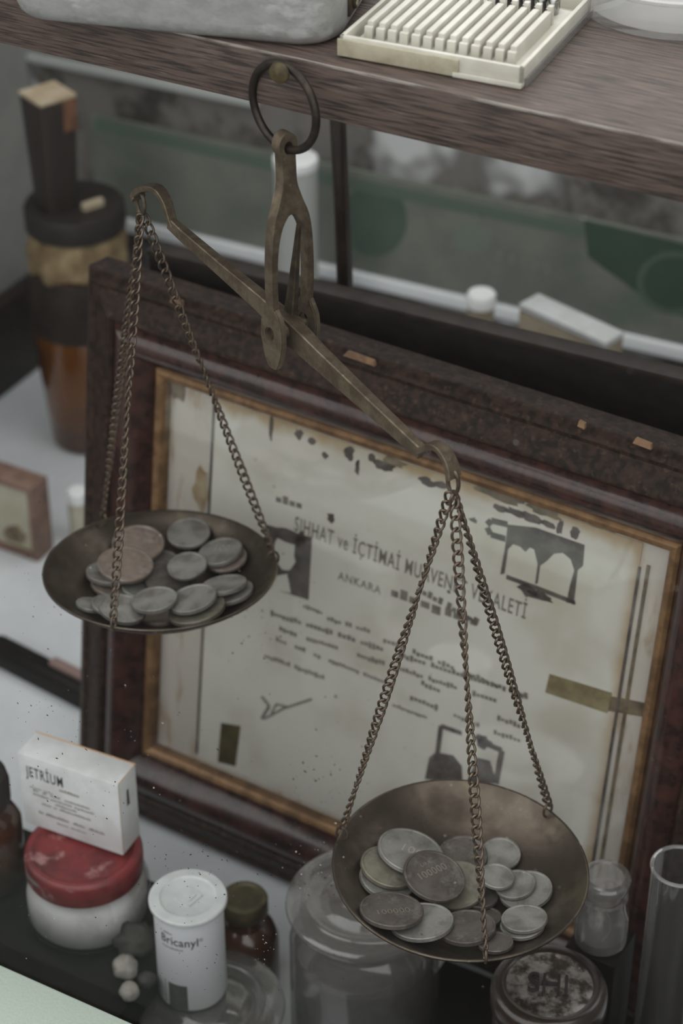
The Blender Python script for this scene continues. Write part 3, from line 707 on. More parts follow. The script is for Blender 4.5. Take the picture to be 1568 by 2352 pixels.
flat([blob(460, 1130, 16, 42), blob(478, 1340, 10, 40)], -1.6, -1.5, 'damp_stain', M['stain'])
# printed words as short bars, line by line
def words(p0, p1, pattern, hgt, jit=.15):
    a, b_ = fuv(*p0), fuv(*p1); L = math.hypot(b_[0] - a[0], b_[1] - a[1]); out = []
    dx, dy = (b_[0] - a[0]) / L, (b_[1] - a[1]) / L
    tot = sum(abs(x) for x in pattern); pos = 0
    for x in pattern:
        w_ = abs(x) / tot * L
        if x > 0:
            nl = max(1, int(w_ / (hgt * .95))); lw = w_ / nl
            for i in range(nl):
                s_ = pos + i * lw + lw * .08; e_ = s_ + lw * .8; h1 = hgt * random.choice((.8, .8, 1.0, 1.25)); h0 = -hgt * random.choice((0, 0, 0, .3))
                out.append([(a[0] + dx * s_ - dy * h0, a[1] + dy * s_ + dx * h0), (a[0] + dx * e_ - dy * h0, a[1] + dy * e_ + dx * h0), (a[0] + dx * e_ - dy * h1, a[1] + dy * e_ + dx * h1), (a[0] + dx * s_ - dy * h1, a[1] + dy * s_ + dx * h1)])
        pos += w_
    return out
lines = []
lines += words((632, 1152), (694, 1170), [6], 3.2)
lines += words((955, 1358), (1098, 1438), [8, -1, 5, -1, 4], 2.8)
lines += words((695, 1395), (740, 1412), [4], 1.6)
lines += words((620, 1412), (1212, 1605), [7, -1, 6, -1, 4, -1, 5, -3, 6, -1, 7, -1, 6, -2, 4], 2.1)
lines += words((750, 1425), (850, 1455), [4, -1, 2, -1, 4], 1.9)
lines += words((878, 1473), (1212, 1608), [5, -2, 5, -1, 4, -2, 6, -1, 3, -1, 4], 2.0)
lines += words((640, 1448), (1140, 1615), [4, -2, 7, -4, 6, -2, 6, -1, 6, -3, 5], 1.9)
lines += words((632, 1472), (905, 1580), [3, -2, 3, -2, 2, -2, 8, -1, 8], 1.9)
lines += words((606, 1510), (745, 1562), [7, -1, 8], 1.9)
lines += words((965, 1572), (1010, 1592), [4], 2.0); lines += words((940, 1605), (1005, 1632), [6], 2.2); lines += words((900, 1622), (980, 1652), [6], 1.5)
lines += words((1040, 1645), (1100, 1672), [4], 1.8); lines += words((1140, 1652), (1195, 1672), [5], 1.8); lines += words((1132, 1686), (1195, 1706), [6], 1.9)
flat(lines, -1.6, -1.5, 'printed_text', M['ink'])
def title(txt, p0, p1, hpx, name, m, depth=.1):
    a, b_ = fuv(*p0), fuv(*p1); L = math.hypot(b_[0] - a[0], b_[1] - a[1]); dx, dy = (b_[0] - a[0]) / L, (b_[1] - a[1]) / L
    v, f = text_geo(txt, 1, 'LEFT', 1.12, .016); wv = v[:, 0].max(); k = L / wv; hk = hpx / .72
    g = G(); g.add([(a[0] + p[0] * k * dx - p[1] * hk * dy, a[1] + p[0] * k * dy + p[1] * hk * dx, -1.5) for p in v], f)
    return build(g, name, m, fr, local=True)
title('SIHHAT ve İÇTİMAİ MUAVENET VEKALETİ', (674, 1218), (1206, 1422), 7.6, 'title_lettering', M['ink'])
title('ANKARA', (775, 1330), (874, 1366), 4.2, 'title_lettering', M['ink'])
flat(words((895, 1368), (1096, 1440), [5, -.4, 4, -.4, 6], 4.0), -1.6, -1.5, 'printed_text', M['ink'])
# portrait photograph
def quadpx(*pts): return [fuv(*p) for p in pts]
ph_ = flat([quadpx((612, 1205), (716, 1235), (708, 1378), (604, 1345))], -1.6, -1.3, 'portrait_photo', M['ink_dark'])
flat([blob(655, 1268, 24, 34, 18, .04), quadpx((622, 1352), (636, 1322), (660, 1318), (668, 1362))], -1.3, -1.25, 'pale_face_shape', M['paper'])
flat([blob(665, 1232, 36, 13, 14, .08), blob(690, 1262, 13, 36, 14, .08)], -1.25, -1.2, 'dark_hair_shape', M['ink_dark'])
# stamp with two arches
st = [(1165, 1205), (1230, 1212), (1342, 1252), (1338, 1300), (1326, 1310), (1318, 1380), (1322, 1388), (1300, 1384), (1308, 1345), (1318, 1310), (1310, 1285), (1292, 1270), (1272, 1272), (1256, 1288), (1240, 1300), (1234, 1340), (1228, 1342), (1234, 1296), (1226, 1262), (1216, 1258), (1206, 1268), (1194, 1256), (1178, 1250), (1166, 1262), (1158, 1318), (1148, 1320), (1160, 1252)]
def edgestrip(pts, wpx):
    out = []
    for a, b_ in zip(pts[:-1], pts[1:]):
        q0, q1 = fuv(*a), fuv(*b_); L = math.hypot(q1[0] - q0[0], q1[1] - q0[1]) + 1e-6; nx, ny = -(q1[1] - q0[1]) / L * wpx / 8.4, (q1[0] - q0[0]) / L * wpx / 8.4
        out.append([(q0[0] + nx, q0[1] + ny), (q0[0] - nx, q0[1] - ny), (q1[0] - nx, q1[1] - ny), (q1[0] + nx, q1[1] + ny)])
    return out
flat([[fuv(*p) for p in st]] + edgestrip([(1162, 1325), (1230, 1350), (1320, 1385)], 9) + edgestrip([(1118, 1205), (1128, 1196), (1165, 1205)], 12) + edgestrip([(1118, 1212), (1126, 1228), (1160, 1238)], 12) + [blob(1215, 1358, 20, 12), blob(1240, 1370, 26, 8)], -1.6, -1.45, 'arch_stamp', M['ink_dark'])
flat([blob(*b_) for b_ in ((1150, 1168, 16, 6), (1185, 1178, 22, 7), (1222, 1190, 20, 8), (1260, 1205, 14, 6), (1285, 1210, 6, 12), (1320, 1225, 8, 10), (1086, 1195, 8, 5))], -1.6, -1.5, 'ink_smudge', M['ink_dark'])
# lower stamp with framed portrait
flat([quadpx((985, 1740), (1000, 1728), (1040, 1735), (1060, 1760), (1062, 1800), (975, 1790)), quadpx((1095, 1740), (1125, 1748), (1140, 1800), (1070, 1800))] + edgestrip([(1004, 1730), (1012, 1668), (1060, 1685)], 10) + edgestrip([(1095, 1700), (1152, 1724), (1138, 1800)], 12) + [blob(1110, 1704, 16, 12)], -1.6, -1.45, 'portrait_stamp', M['ink_dark'])
flat(edgestrip([(600, 1600), (618, 1622), (600, 1652)], 7) + edgestrip([(606, 1652), (650, 1628), (716, 1606)], 5) + edgestrip([(622, 1640), (634, 1618), (660, 1624)], 5), -1.6, -1.5, 'signature', M['ink'])
flat([quadpx((1262, 1548), (1405, 1592), (1395, 1638), (1252, 1590))], -1.5, -1.2, 'adhesive_tape', M['tape'])
flat([quadpx((508, 1660), (552, 1668), (540, 1760), (500, 1750))], -1.5, -1.2, 'adhesive_tape', M['tape_dark'])
flat([quadpx((1395, 1598), (1490, 1618), (1486, 1648), (1390, 1632))], -1.9, -1.4, 'adhesive_tape', M['stain_dark'])
pn = flat([rectp(U0 - 1, V0 - 1, U1 + 1, V1 + 1)], .6, 2.2, 'cover_glass', M['glass_frame'])
# bare chips on the outer band
for px, py, w_ in ((405, 692, 30), (825, 822, 70), (1475, 1018, 36), (1335, 975, 14)):
    q = onp(px, py, fp(0, 0, 9.4), fn) - FO; u_, v_ = float(q @ fu), float(q @ fv)
    flat([[(u_ - w_ / 9, v_ - 1.2), (u_ + w_ / 9, v_ - 1.6), (u_ + w_ / 10, v_ + .8), (u_ - w_ / 12, v_ + 1.4)]], 8.0, 9.7, 'paint_chip', M['gilt_flake'])
# dark board standing behind the frame
d0, d1 = atz(340, 572, 290), atz(1568, 869, 290); du_ = unit(d1 - d0); dbk = A(-du_[1], du_[0], 0); d0 = A(d0[0], d0[1], 0)
db = tag(empty('backing_board', d0 + du_ * 160), 'black brown wooden panel standing behind the large certificate frame', 'board')
build(G().box((0, 0, 0), (330, 8, 287), (du_, dbk, ez), d0), 'panel', M['dark_board'], db, bevel=1)
build(G().box((-.5, -1, 287), (330.5, 9, 290), (du_, dbk, ez), d0), 'top_edge', M['dark_trim'], db, bevel=1)

# ------------------------------------------------------------------ on the shelf
def onshelf(px, py): return atz(px, py, ZT)
# aluminium instrument tin with rounded corners
a0, a1 = onshelf(165, 62), onshelf(735, 118)
tu = unit(a1 - a0); tb = A(-tu[1], tu[0], 0)
trt = onshelf(800, 60); tlf = onshelf(62, 0)
x1 = float((onshelf(790, 90) - a0) @ tu); x0 = float((tlf - a0) @ tu) - 1
tin = tag(empty('metal_tin', a0 + tu * 45 + tb * 40), 'large scuffed grey aluminium box with rounded corners on the shelf', 'tin')
def rrect(x0, y0, x1, y1, r, n=7):
    P = []
    for cx, cy, a0_ in ((x1 - r, y0 + r, -90), (x1 - r, y1 - r, 0), (x0 + r, y1 - r, 90), (x0 + r, y0 + r, 180)):
        for i in range(n + 1): a = R(a0_ + 90 * i / n); P.append((cx + r * math.cos(a), cy + r * math.sin(a)))
    return P
def layered(levels, O, ax, capb=True, capt=True):
    """levels: list of (polygon, z) with equal counts -> skin"""
    g = G(); n = len(levels[0][0]); vs = []
    for P, z in levels: vs += [A(*O) + p[0] * ax[0] + p[1] * ax[1] + z * ez for p in P]
    fs = [(l * n + i, l * n + (i + 1) % n, (l + 1) * n + (i + 1) % n, (l + 1) * n + i) for l in range(len(levels) - 1) for i in range(n)]
    g.add(vs, fs, True)
    if capb: g.f.append(list(range(n - 1, -1, -1))); g.sm.append(True)
    if capt: g.f.append(list(range((len(levels) - 1) * n, len(levels) * n))); g.sm.append(True)
    return g
lv = []
for ins, z in ((5, 0), (2.4, .6), (.9, 2), (.2, 4), (0, 6), (0, 34)):
    lv.append((rrect(x0 + ins, ins, x1 - ins, 75 - ins, 15 - ins * .6), z))
build(layered(lv, a0, (tu, tb)), 'body', M['tin'], tin)
lv = [(rrect(x0 - .8, -.8, x1 + .8, 75.8, 15.6), 34.2), (rrect(x0 - .8, -.8, x1 + .8, 75.8, 15.6), 44), (rrect(x0 + .6, .6, x1 - .6, 74.4, 14.4), 47), (rrect(x0 + 4, 4, x1 - 4, 71, 12), 48.4)]
build(layered(lv, a0, (tu, tb)), 'lid', M['tin'], tin)
lc = a0 + tu * (x1 + 1.2) + tb * 24 + ez * 13
build(wire_loop(lc, tb, ez, 3.6, 5.6, .8), 'latch_ring', M['brass_cap'], tin)
build(G().box((x1 - .4, 17, 6), (x1 + 1.0, 33, 30), (tu, tb, ez), a0), 'latch_plate', M['brass_dark'], tin, bevel=.6)
# ivory rack with dividers
c0, c1, c2 = onshelf(768, 141), onshelf(1198, 206), onshelf(1392, 52)
ku = unit(c1 - c0); kw = 65.6; a_ = R(-4); ku = A(ku[0] * math.cos(a_) - ku[1] * math.sin(a_), ku[0] * math.sin(a_) + ku[1] * math.cos(a_), 0); c0 = c1 - kw * ku; kb_ = A(-ku[1], ku[0], 0); kd = 68.0
KAX = (ku, kb_, ez)
rack = tag(empty('needle_rack', c0 + ku * kw / 2 + kb_ * kd / 2), 'ivory plastic rack with a row of slots on the shelf edge', 'rack')
TR = 7.6
build(G().box((0, 0, .2), (kw, kd, 2.2), KAX, c0), 'tray_base', M['white_plastic'], rack, bevel=.5)
for nm, a, b_ in (('tray_wall', (0, 0, 2), (kw, 1.6, TR)), ('tray_wall', (0, kd - 1.6, 2), (kw, kd, TR)), ('tray_wall', (0, 0, 2), (1.6, kd, TR)), ('tray_wall', (kw - 1.6, 0, 2), (kw, kd, TR))):
    build(G().box(a, b_, KAX, c0), nm, M['white_plastic'], rack, bevel=.4)
build(G().box((3.5, 7.5, 2), (kw - 3.5, kd - 8, 4.4), KAX, c0), 'insert', M['white_plastic'], rack, bevel=.4)
nd = 13; sp_ = (kw - 14) / (nd - 1)
for i in range(nd):
    x = 7 + i * sp_
    g = G(); X_ = KAX
    g.box((x - 1.15, 9.5, 4.2), (x + 1.15, 43, 10.2), KAX, c0)
    dv = build(g, 'divider', M['white_plastic'], rack, bevel=.45)
    build(G().box((x - 1.5, 7.7, 4.2), (x + 1.5, 9.6, 8.8), KAX, c0), 'end_post', M['white_plastic'], dv, bevel=.4)
    build(G().box((x - 1.0, 44.2, 4.2), (x + 1.0, 46.4, 11.2), KAX, c0), 'end_post', M['white_plastic'], dv, bevel=.4)
for i in (6, 7, 8, 9, 10, 11):
    x = 7 + (i + .5) * sp_
    g = G().lathe([(0, 0), (2.1, 0), (2.4, 1.2), (2.0, 3.4), (2.6, 4.6), (2.3, 5.6), (0, 6)], 14, c0 + ku * x + kb_ * 55 + ez * 4.5, (ku, kb_, ez), sx=.8)
    g.box((x - .9, 49, 5), (x + .9, 59, 8.2), KAX, c0)
    o = build(g, 'metal_clip', M['steel'], None)
    tag(recenter(o), '%s steel clip from the left in the slots of the ivory rack' % ('first', 'second', 'third', 'fourth', 'fifth', 'sixth')[i - 6], 'clip', 'steel clips in the rack')
build(G().box((-.6, -.9, .6), (kw * .66, -.05, 6.6), KAX, c0), 'yellowed_strip', M['yellow_plastic'], rack, bevel=.3)
build(G().box((kw * .63, -1.0, .4), (kw, -.05, 2.2), KAX, c0), 'front_ledge', M['white_plastic'], rack, bevel=.3)
build(G().box((kw + .1, 2, .3), (kw + .9, kd, 3.0), KAX, c0), 'clear_base_edge', M['glass_jar'], rack)
# shallow glass dish
dc = onshelf(1545, 18) + kb_ * 3
dish = tag(build(G().lathe([(0, .2), (33, .2), (35, 1.2), (35.6, 4), (35.6, 13), (36.4, 13.6), (36.4, 14.6), (34.2, 14.6), (34.0, 5), (32, 2.4), (0, 2.2)], 64, A(*dc)), 'glass_dish', M['glass']), 'round clear glass dish on the shelf behind the ivory rack', 'dish')
recenter(dish)

# ------------------------------------------------------------------ jars and boxes in front
# dark plinth at the lower left
g0 = atz(0, 2090, 52)
pq0, pq1 = qg + 6, qg + 160
pth = 52.0
def lab(o, l, c, grp=None): return tag(o, l, c, grp)
pl_right = float(atz(345, 2250, pth) @ u29)
plinth = lab(recenter(build(G().box((pl_right - 175, pq0, 0), (pl_right, float(atz(150, 2050, pth) @ b29) + 26, pth), RAX), 'display_block', M['black_board'], bevel=2)), 'low glossy black block under the red lidded jar by the window sill', 'block')
# red-lidded jar of white wadding
jc = atz(205, 2098, pth); jz = pth
jar = lab(empty('wadding_jar', jc), 'squat clear jar of white wadding with a worn red lid', 'jar')
Zl = 40
M['jar_clear'] = glass('clear_jar_glass', (.97, .97, .97), .12, .03, .0, edge=.5)
build(G().lathe([(0, jz + .3), (24, jz + .3), (27, jz + 2), (28.2, jz + 6), (28.2, jz + 20), (26.5, jz + 25), (24.8, jz + 27.5), (24.6, jz + 30), (24.6, jz + 34), (23.4, jz + 34), (23.2, jz + 28), (25.4, jz + 24), (27, jz + 19), (27, jz + 5), (25, jz + 2.4), (0, jz + 1.6)], 56, A(jc[0], jc[1], 0)), 'glass_body', M['jar_clear'], jar)
build(G().lathe([(0, jz + 1.8), (24.5, jz + 2.6), (26.6, jz + 5.5), (26.6, jz + 17), (24.5, jz + 22), (21, jz + 24.5), (0, jz + 26)], 48, A(jc[0], jc[1], 0)), 'wadding', M['powder'], jar)
lid = build(G().lathe([(0, jz + 39.4), (20.5, jz + 39.4), (21.2, jz + 39.9), (22.6, jz + 41.0), (24.4, jz + 41.0), (25.6, jz + 40), (26, jz + 38.4), (26, jz + 29.5), (25.6, jz + 28.8), (25.0, jz + 28.8)], 60, A(jc[0], jc[1], 0)), 'lid', M['red_lid'], jar)
bl0 = G()
for a0_, a1_ in ((205, 226),):
    P = [];
    for i in range(9):
        a = R(a0_ + (a1_ - a0_) * i / 8); P.append((26.15 * math.cos(a), 26.15 * math.sin(a)))
    n = 9; bl0.add([(jc[0] + p[0], jc[1] + p[1], jz + z) for z in (37.0, 34.9) for p in P], [(i, i + 1, n + i + 1, n + i) for i in range(n - 1)])
build(bl0, 'worn_patch', M['lid_worn'], lid)
# medicine box on the lid
bz = jz + 41.1
e0, e1 = atz(58, 1888, bz), atz(283, 1966, bz)
xu = unit(e1 - e0); xb = A(-xu[1], xu[0], 0); bw = float((e1 - e0) @ xu); bd = 15.0; bh = 41.0
bax = (xu, xb, ez)
mbx = lab(empty('medicine_box', e0 + xu * bw / 2 + xb * bd / 2), 'small white medicine carton printed JETRIUM on the red jar lid', 'box')
build(G().box((0, 0, 0), (bw, bd, bh), bax, e0), 'carton', M['white_box'], mbx, bevel=.6)
build(G().box((0, bd - .3, bh - .5), (bw, bd + .25, bh + .2), bax, e0), 'flap_edge', M['kraft'], mbx)
g = G(); g.box((bw - .4, .6, bh + .02), (bw + .02, bd - .6, bh + .1), bax, e0); g.box((bw + .01, .4, .5), (bw + .08, .7, bh - .5), bax, e0)
build(g, 'side_flap', M['kraft'], mbx)
def boxtext(txt, x, z, width, size_h, name, m):
    v, f = text_geo(txt, 1, 'LEFT', 1.14, .014); k = width / v[:, 0].max(); hk = size_h / .72; g = G()
    g.add([e0 + (x + p[0] * k) * xu - .06 * xb + (z + p[1] * hk) * ez for p in v], f); return build(g, name, m, mbx)
boxtext('JETRİUM', 3.6, 29.0, 18.5, 6.0, 'brand_lettering', M['label_ink'])
def boxbars(rows, name='small_print'):
    g = G()
    for x, z, pat, h in rows:
        pos = x
        for w_ in pat:
            if w_ > 0:
                n = max(1, int(w_ / .85))
                for i in range(n):
                    hh_ = h * random.choice((.75, .75, 1.0)); xx = pos + i * w_ / n
                    g.add([e0 + q * xu - .05 * xb + zz * ez for q, zz in ((xx, z), (xx + w_ / n * .78, z), (xx + w_ / n * .78, z + hh_), (xx, z + hh_))], [(0, 1, 2, 3)])
            pos += abs(w_)
    return build(g, name, M['ink'], mbx)
boxbars([(20, 26, [10], 1.6), (4.5, 29.0 - 6.4, [6, -1, 5], .9 * 0 + .9), (6, 21, [3, -2, 2, -2, 5, -2, 13], 1.2), (6, 18.8, [8, -1, 11, -1, 10], 1.2), (17, 16.6, [11], 1.2), (10, 14.4, [5, -1, 2, -1, 16], 1.2), (8, 8.6, [2.5, -1, 12, -2, 6, -2, 8], 1.6), (17, 5.6, [6, -1, 8], 1.0)])
g = G(); g.add([e0 + (bw + .06) * xu + y * xb + z * ez for y, z in ((6, 24), (8.4, 24), (8.0, 33), (6.4, 33))], [(0, 1, 2, 3)]); build(g, 'end_mark', M['label_ink'], mbx)
# far-left dark bottle, cut by the picture edge
oc = atz(-22, 2010, 52); oc = A(oc[0], oc[1], 0)
ob = lab(empty('brown_bottle', (oc[0], oc[1], pth)), 'dark amber bottle with a domed black cap at the left picture edge', 'bottle')
build(G().lathe([(0, pth + .2), (15, pth + .2), (17, pth + 2), (17, pth + 34), (14, pth + 40), (10, pth + 43), (10, pth + 46), (0, pth + 46)], 40, oc), 'bottle_body', M['amber_dark'], ob)
build(G().lathe([(0, pth + 45.5), (12, pth + 45.5), (13.4, pth + 47), (13.6, pth + 57), (12.5, pth + 62), (8, pth + 65), (0, pth + 66)], 40, oc), 'cap', M['black_cap'], ob)
# pod and pale shells on the block
def lump(name, c, r, m, l, cat, amp, seed, flat_=.75, grp=None, detail=3):
    bm = bmesh.new(); bmesh.ops.create_icosphere(bm, subdivisions=detail, radius=1); rn = random.Random(seed)
    ks = [(unit(A(rn.gauss(0, 1), rn.gauss(0, 1), rn.gauss(0, 1))), rn.uniform(2, 5.5), rn.uniform(0, 6)) for _ in range(7)]
    for v in bm.verts:
        p = A(*v.co); d = 1 + amp * sum(math.sin(k_ * 2 * float(p @ q) + f_) for q, k_, f_ in ks) / 3
        v.co = Vector(p * d * A(r, r * .85, r * flat_) / 1000)
    zmin = min(v.co.z for v in bm.verts)
    me = bpy.data.meshes.new(name); bm.to_mesh(me); bm.free(); me.polygons.foreach_set('use_smooth', [True] * len(me.polygons)); me.materials.append(m)
    me.transform(Matrix.Translation((0, 0, -zmin)))
    return tag(link(name, me, None, Matrix.Translation(Vector(c / 1000)) @ Matrix.Rotation(seed, 4, 'Z')), l, cat, grp)
for px, py, r, nm, m, l, cat, amp, sd in ((315, 2185, 9.5, 'dried_pod', 'pod', 'dark crinkled dried pod beside the wadding jar', 'pod', .22, 3), (290, 2240, 6.6, 'shell', 'pebble', 'pale rounded shell just below the dark dried pod', 'shell', .08, 5), (298, 2290, 5.0, 'shell', 'pebble', 'smaller pale shell nearest the window sill', 'shell', .08, 8), (338, 2262, 4.2, 'shell', 'pod', 'small dull shell between the pale ones and the white canister', 'shell', .1, 12)):
    p_ = atz(px, py, pth); p_[2] = pth + .05
    lump(nm, p_, r, M[m], l, cat, amp, sd)

# glass stoppered jars
def stopper_jar(c, Rl, Rb, H, name, label, m, contents=None, fill=.6):
    j = lab(empty(name, (c[0], c[1], 0)), label, 'jar')
    O = A(c[0], c[1], 0)
    hb = H - 14
    prof = [(0, .3), (Rb - 4, .3), (Rb - 1, 2), (Rb, 6), (Rb, hb - 12), (Rb - 1.5, hb - 7), (Rb * .84, hb - 2), (Rb * .80, hb), (Rb * .80, hb + 4), (Rb * .86, hb + 5.4), (Rb * .86, hb + 6.8), (Rb * .74, hb + 6.8), (Rb * .74, hb - 1), (Rb - 4, hb - 8), (Rb - 2.4, hb - 13), (Rb - 2.4, 7), (Rb - 4, 4), (0, 3)]
    build(G().lathe(prof, 56, O), 'jar_body', m, j)
    if contents: build(G().lathe([(0, 3.3), (Rb - 5, 4.3), (Rb - 2.7, 7.5), (Rb - 2.7, hb * fill), (Rb - 6, hb * fill + 2.5), (0, hb * fill + 1)], 48, O), 'jar_contents', contents, j)
    lid = [(0, hb + 6.9), (Rl - 3, hb + 6.9), (Rl - .6, hb + 7.6), (Rl, hb + 9), (Rl - .4, hb + 10.6), (Rl - 3, hb + 11.8), (Rl * .74, hb + 12.2), (Rl * .70, hb + 11.2), (Rl * .56, hb + 11.0), (Rl * .50, hb + 12.6), (Rl * .44, hb + 13.6), (Rl * .2, hb + 14), (0, hb + 14)]
    build(G().lathe(lid, 56, O), 'stopper', m, j)
    return j
stopper_jar(atd(838, 2062, 940), 34.5, 33.0, 86, 'stoppered_jar', 'big grey glass jar with a ringed stopper below the right pan', M['glass_jar'], M['contents'], .74)
j2 = atz(484, 2292, 40)
stopper_jar(j2, 32.5, 30, 40, 'stoppered_jar', 'low glass jar with a ringed stopper under the white canister', M['glass_jar'])
# white canister with grey lid
cb = atz(443, 2268, 40.0); cz = 40.2
cn = lab(empty('pill_canister', (cb[0], cb[1], cz)), 'white pill canister lettered Bricanyl with a grey snap lid', 'canister')
CO = A(cb[0], cb[1], 0); RC = 15.0; HCN = 55.0
build(G().lathe([(0, cz), (RC - 1.6, cz), (RC - .4, cz + .8), (RC, cz + 2), (RC, cz + HCN - .8), (0, cz + HCN - .8)], 64, CO), 'tube', M['canister'], cn)
RL = 16.8; z0 = cz + HCN - 1.6
lid = build(G().lathe([(RC + .1, z0), (RL - .3, z0), (RL, z0 + .3), (RL, z0 + 1.7), (RL - .5, z0 + 2.3), (RL - 4.6, z0 + 2.4), (RL - 5.2, z0 + 1.8), (RL - 5.8, z0 + 1.6), (0, z0 + 1.6)], 64, CO), 'lid', M['canister_lid'], cn)
sq = G()
for s_, zz, hz_ in ((4.4, 1.55, .8), (2.6, 2.3, .5)):
    q = rrect(-s_, -s_, s_, s_, .8, 3); sq.prism(q, A(math.cos(.9), math.sin(.9), 0), A(-math.sin(.9), math.cos(.9), 0), ez, CO + A(0, 0, z0 + zz), hz_)
build(sq, 'embossed_mark', M['canister_lid'], lid)
view = math.atan2(-CO[1], -CO[0])
def wrap(P, f, name, m, rr=RC + .05):
    g = G(); vs = []
    for x, z in P: a = view + x / rr; vs.append((CO[0] + rr * math.cos(a), CO[1] + rr * math.sin(a), cz + z))
    g.add(vs, f); return build(g, name, m, cn)
v, f = text_geo('Bricanyl', 1, 'LEFT', 1.04, .014); k = 17.5 / v[:, 0].max()
wrap([(-14.2 + p[0] * k, 40.5 + p[1] * k * 1.25) for p in v], f, 'brand_lettering', M['label_ink'])
v, f = text_geo('®', 2.6, 'LEFT'); wrap([(3.6 + p[0], 42.8 + p[1]) for p in v], f, 'brand_lettering', M['label_ink'])
def wrapbars(x0, z, pat, h, name='small_print'):
    P = []; F = []; pos = x0
    for w_ in pat:
        if w_ > 0:
            n = max(1, int(w_ / .7))
            for i in range(n):
                x = pos + i * w_ / n; o_ = len(P); hh_ = h * random.choice((.7, 1)); P += [(x, z), (x + w_ / n * .75, z), (x + w_ / n * .75, z + hh_), (x, z + hh_)]; F.append((o_, o_ + 1, o_ + 2, o_ + 3))
        pos += abs(w_)
    wrap(P, F, name, M['ink'])
wrapbars(-14.4, 46.2, [1.2, -.8, 4.5], 1.0); wrapbars(-13.8, 37.8, [10.5], .9)
P = []; F = []; nb = 12
for i in range(nb + 1): x = -11.5 + 9.0 * i / nb; P += [(x, 1.6), (x, 16.5)]
for i in range(nb): F.append((2 * i, 2 * i + 2, 2 * i + 3, 2 * i + 1))
wrap(P, F, 'dark_square', M['label_grey'])
P = [(-13.6, 3), (-13.1, 3), (-13.1, 17), (-13.6, 17)]; wrap(P, [(0, 1, 2, 3)], 'thin_rule', M['ink'])
# amber bottle with brass cap behind the canister
ac = atd(560, 2058, 985); ao = A(ac[0], ac[1], 0); azt = float(ac[2])
ab = lab(empty('amber_bottle', (ac[0], ac[1], 0)), 'small dark amber bottle with an old brass cap behind the white canister', 'bottle')
build(G().lathe([(0, .2), (14, .2), (15.6, 2), (15.6, azt - 26), (13.5, azt - 20), (9, azt - 16), (8.4, azt - 12), (8.4, azt - 7), (0, azt - 7)], 40, ao), 'bottle_body', M['amber_dark'], ab)
build(G().lathe([(0, azt - 9.5), (10.2, azt - 9.5), (10.9, azt - 8.6), (10.9, azt - 1.8), (10.2, azt - .6), (8.4, azt), (7.4, azt - .8), (0, azt - .8)], 40, ao), 'cap', M['brass_cap'], ab)
# black-brown bottle with lettered foil cap
hc = atd(1262, 2258, 868); ho = A(hc[0], hc[1], 0); hz = float(hc[2])
sb_ = lab(empty('foil_capped_jar', (hc[0], hc[1], 0)), 'dark jar with a crumpled metal cap embossed SHI', 'jar')
build(G().lathe([(0, .2), (20, .2), (22.2, 2), (22.2, hz - 14), (21.4, hz - 11), (0, hz - 11)], 44, ho), 'jar_body', M['brown_bottle'], sb_)
cap = build(G().lathe([(0, hz - 1.2), (16.8, hz - 1.0), (18.1, hz - .3), (19.2, hz), (21.1, hz - .5), (22.6, hz - 1.8), (23.5, hz - 4), (23.5, hz - 11), (22.9, hz - 12), (0, hz - 12)], 64, ho), 'cap', M['brown_bottle'], sb_)
fo = G(); rn = random.Random(4); nr, ns = 12, 48; vs = [(ho[0], ho[1], hz - .3)]
for i in range(1, nr + 1):
    for k_ in range(ns):
        rr = 17.4 * i / nr; a = 2 * math.pi * k_ / ns; vs.append((ho[0] + rr * math.cos(a), ho[1] + rr * math.sin(a), hz - .35 + (rn.uniform(-.2, .2) if i < nr else -.4)))
fs = [(0, 1 + k_, 1 + (k_ + 1) % ns) for k_ in range(ns)]
for i in range(nr - 1):
    for k_ in range(ns): a_, b_ = 1 + i * ns + k_, 1 + i * ns + (k_ + 1) % ns; fs.append((a_, a_ + ns, b_ + ns, b_))
fo.add(vs, fs, True); build(fo, 'foil_disc', M['foil'], cap)
v, f = text_geo('SHI', 12.6, 'CENTER', 1.0); g = G(); n = len(v)
aa = R(-7); v2 = [(ho[0] - .5 + p[0] * .95 * math.cos(aa) - (p[1] - 4.6) * 1.15 * math.sin(aa), ho[1] + p[0] * .95 * math.sin(aa) + (p[1] - 4.6) * 1.15 * math.cos(aa)) for p in v]
g.add([(p[0], p[1], hz + .8) for p in v2], f)
cnt = {}
for q in f:
    for i in range(len(q)): e_ = frozenset((q[i], q[(i + 1) % len(q)])); cnt[e_] = cnt.get(e_, 0) + 1
base = len(g.v); g.v += [(p[0], p[1], hz - .6) for p in v2]
for q in f:
    for i in range(len(q)):
        a_, b2 = q[i], q[(i + 1) % len(q)]
        if cnt[frozenset((a_, b2))] == 1: g.f.append([a_, b2, base + b2, base + a_]); g.sm.append(False)
build(g, 'embossed_letters', M['foil_dark'], cap)
# small glass bottle with flat stopper, right
gc = atd(1392, 2010, 880); go = A(gc[0], gc[1], 0); gz = float(gc[2]); gb0 = gz - 37
lab(recenter(build(G().box((-11.5, -11.5, 0.1), (11.5, 11.5, gb0), RAX, go), 'display_block', M['black_board'], bevel=1.5)), 'tall black block under the short glass bottle at the right', 'block')
gb = lab(empty('glass_vial', (gc[0], gc[1], gb0)), 'short clear glass bottle with a flat disc stopper right of the lower pan', 'bottle')
build(G().lathe([(0, gb0 + .2), (9, gb0 + .2), (10.8, gb0 + 1.4), (11.2, gb0 + 4), (10.8, gb0 + 16), (9.4, gb0 + 20), (9.0, gb0 + 25), (9.8, gb0 + 26), (7.9, gb0 + 26), (7.9, gb0 + 20), (9.6, gb0 + 16), (9.8, gb0 + 5), (8, gb0 + 3), (0, gb0 + 2.6)], 44, go), 'bottle_body', M['glass_jar'], gb)
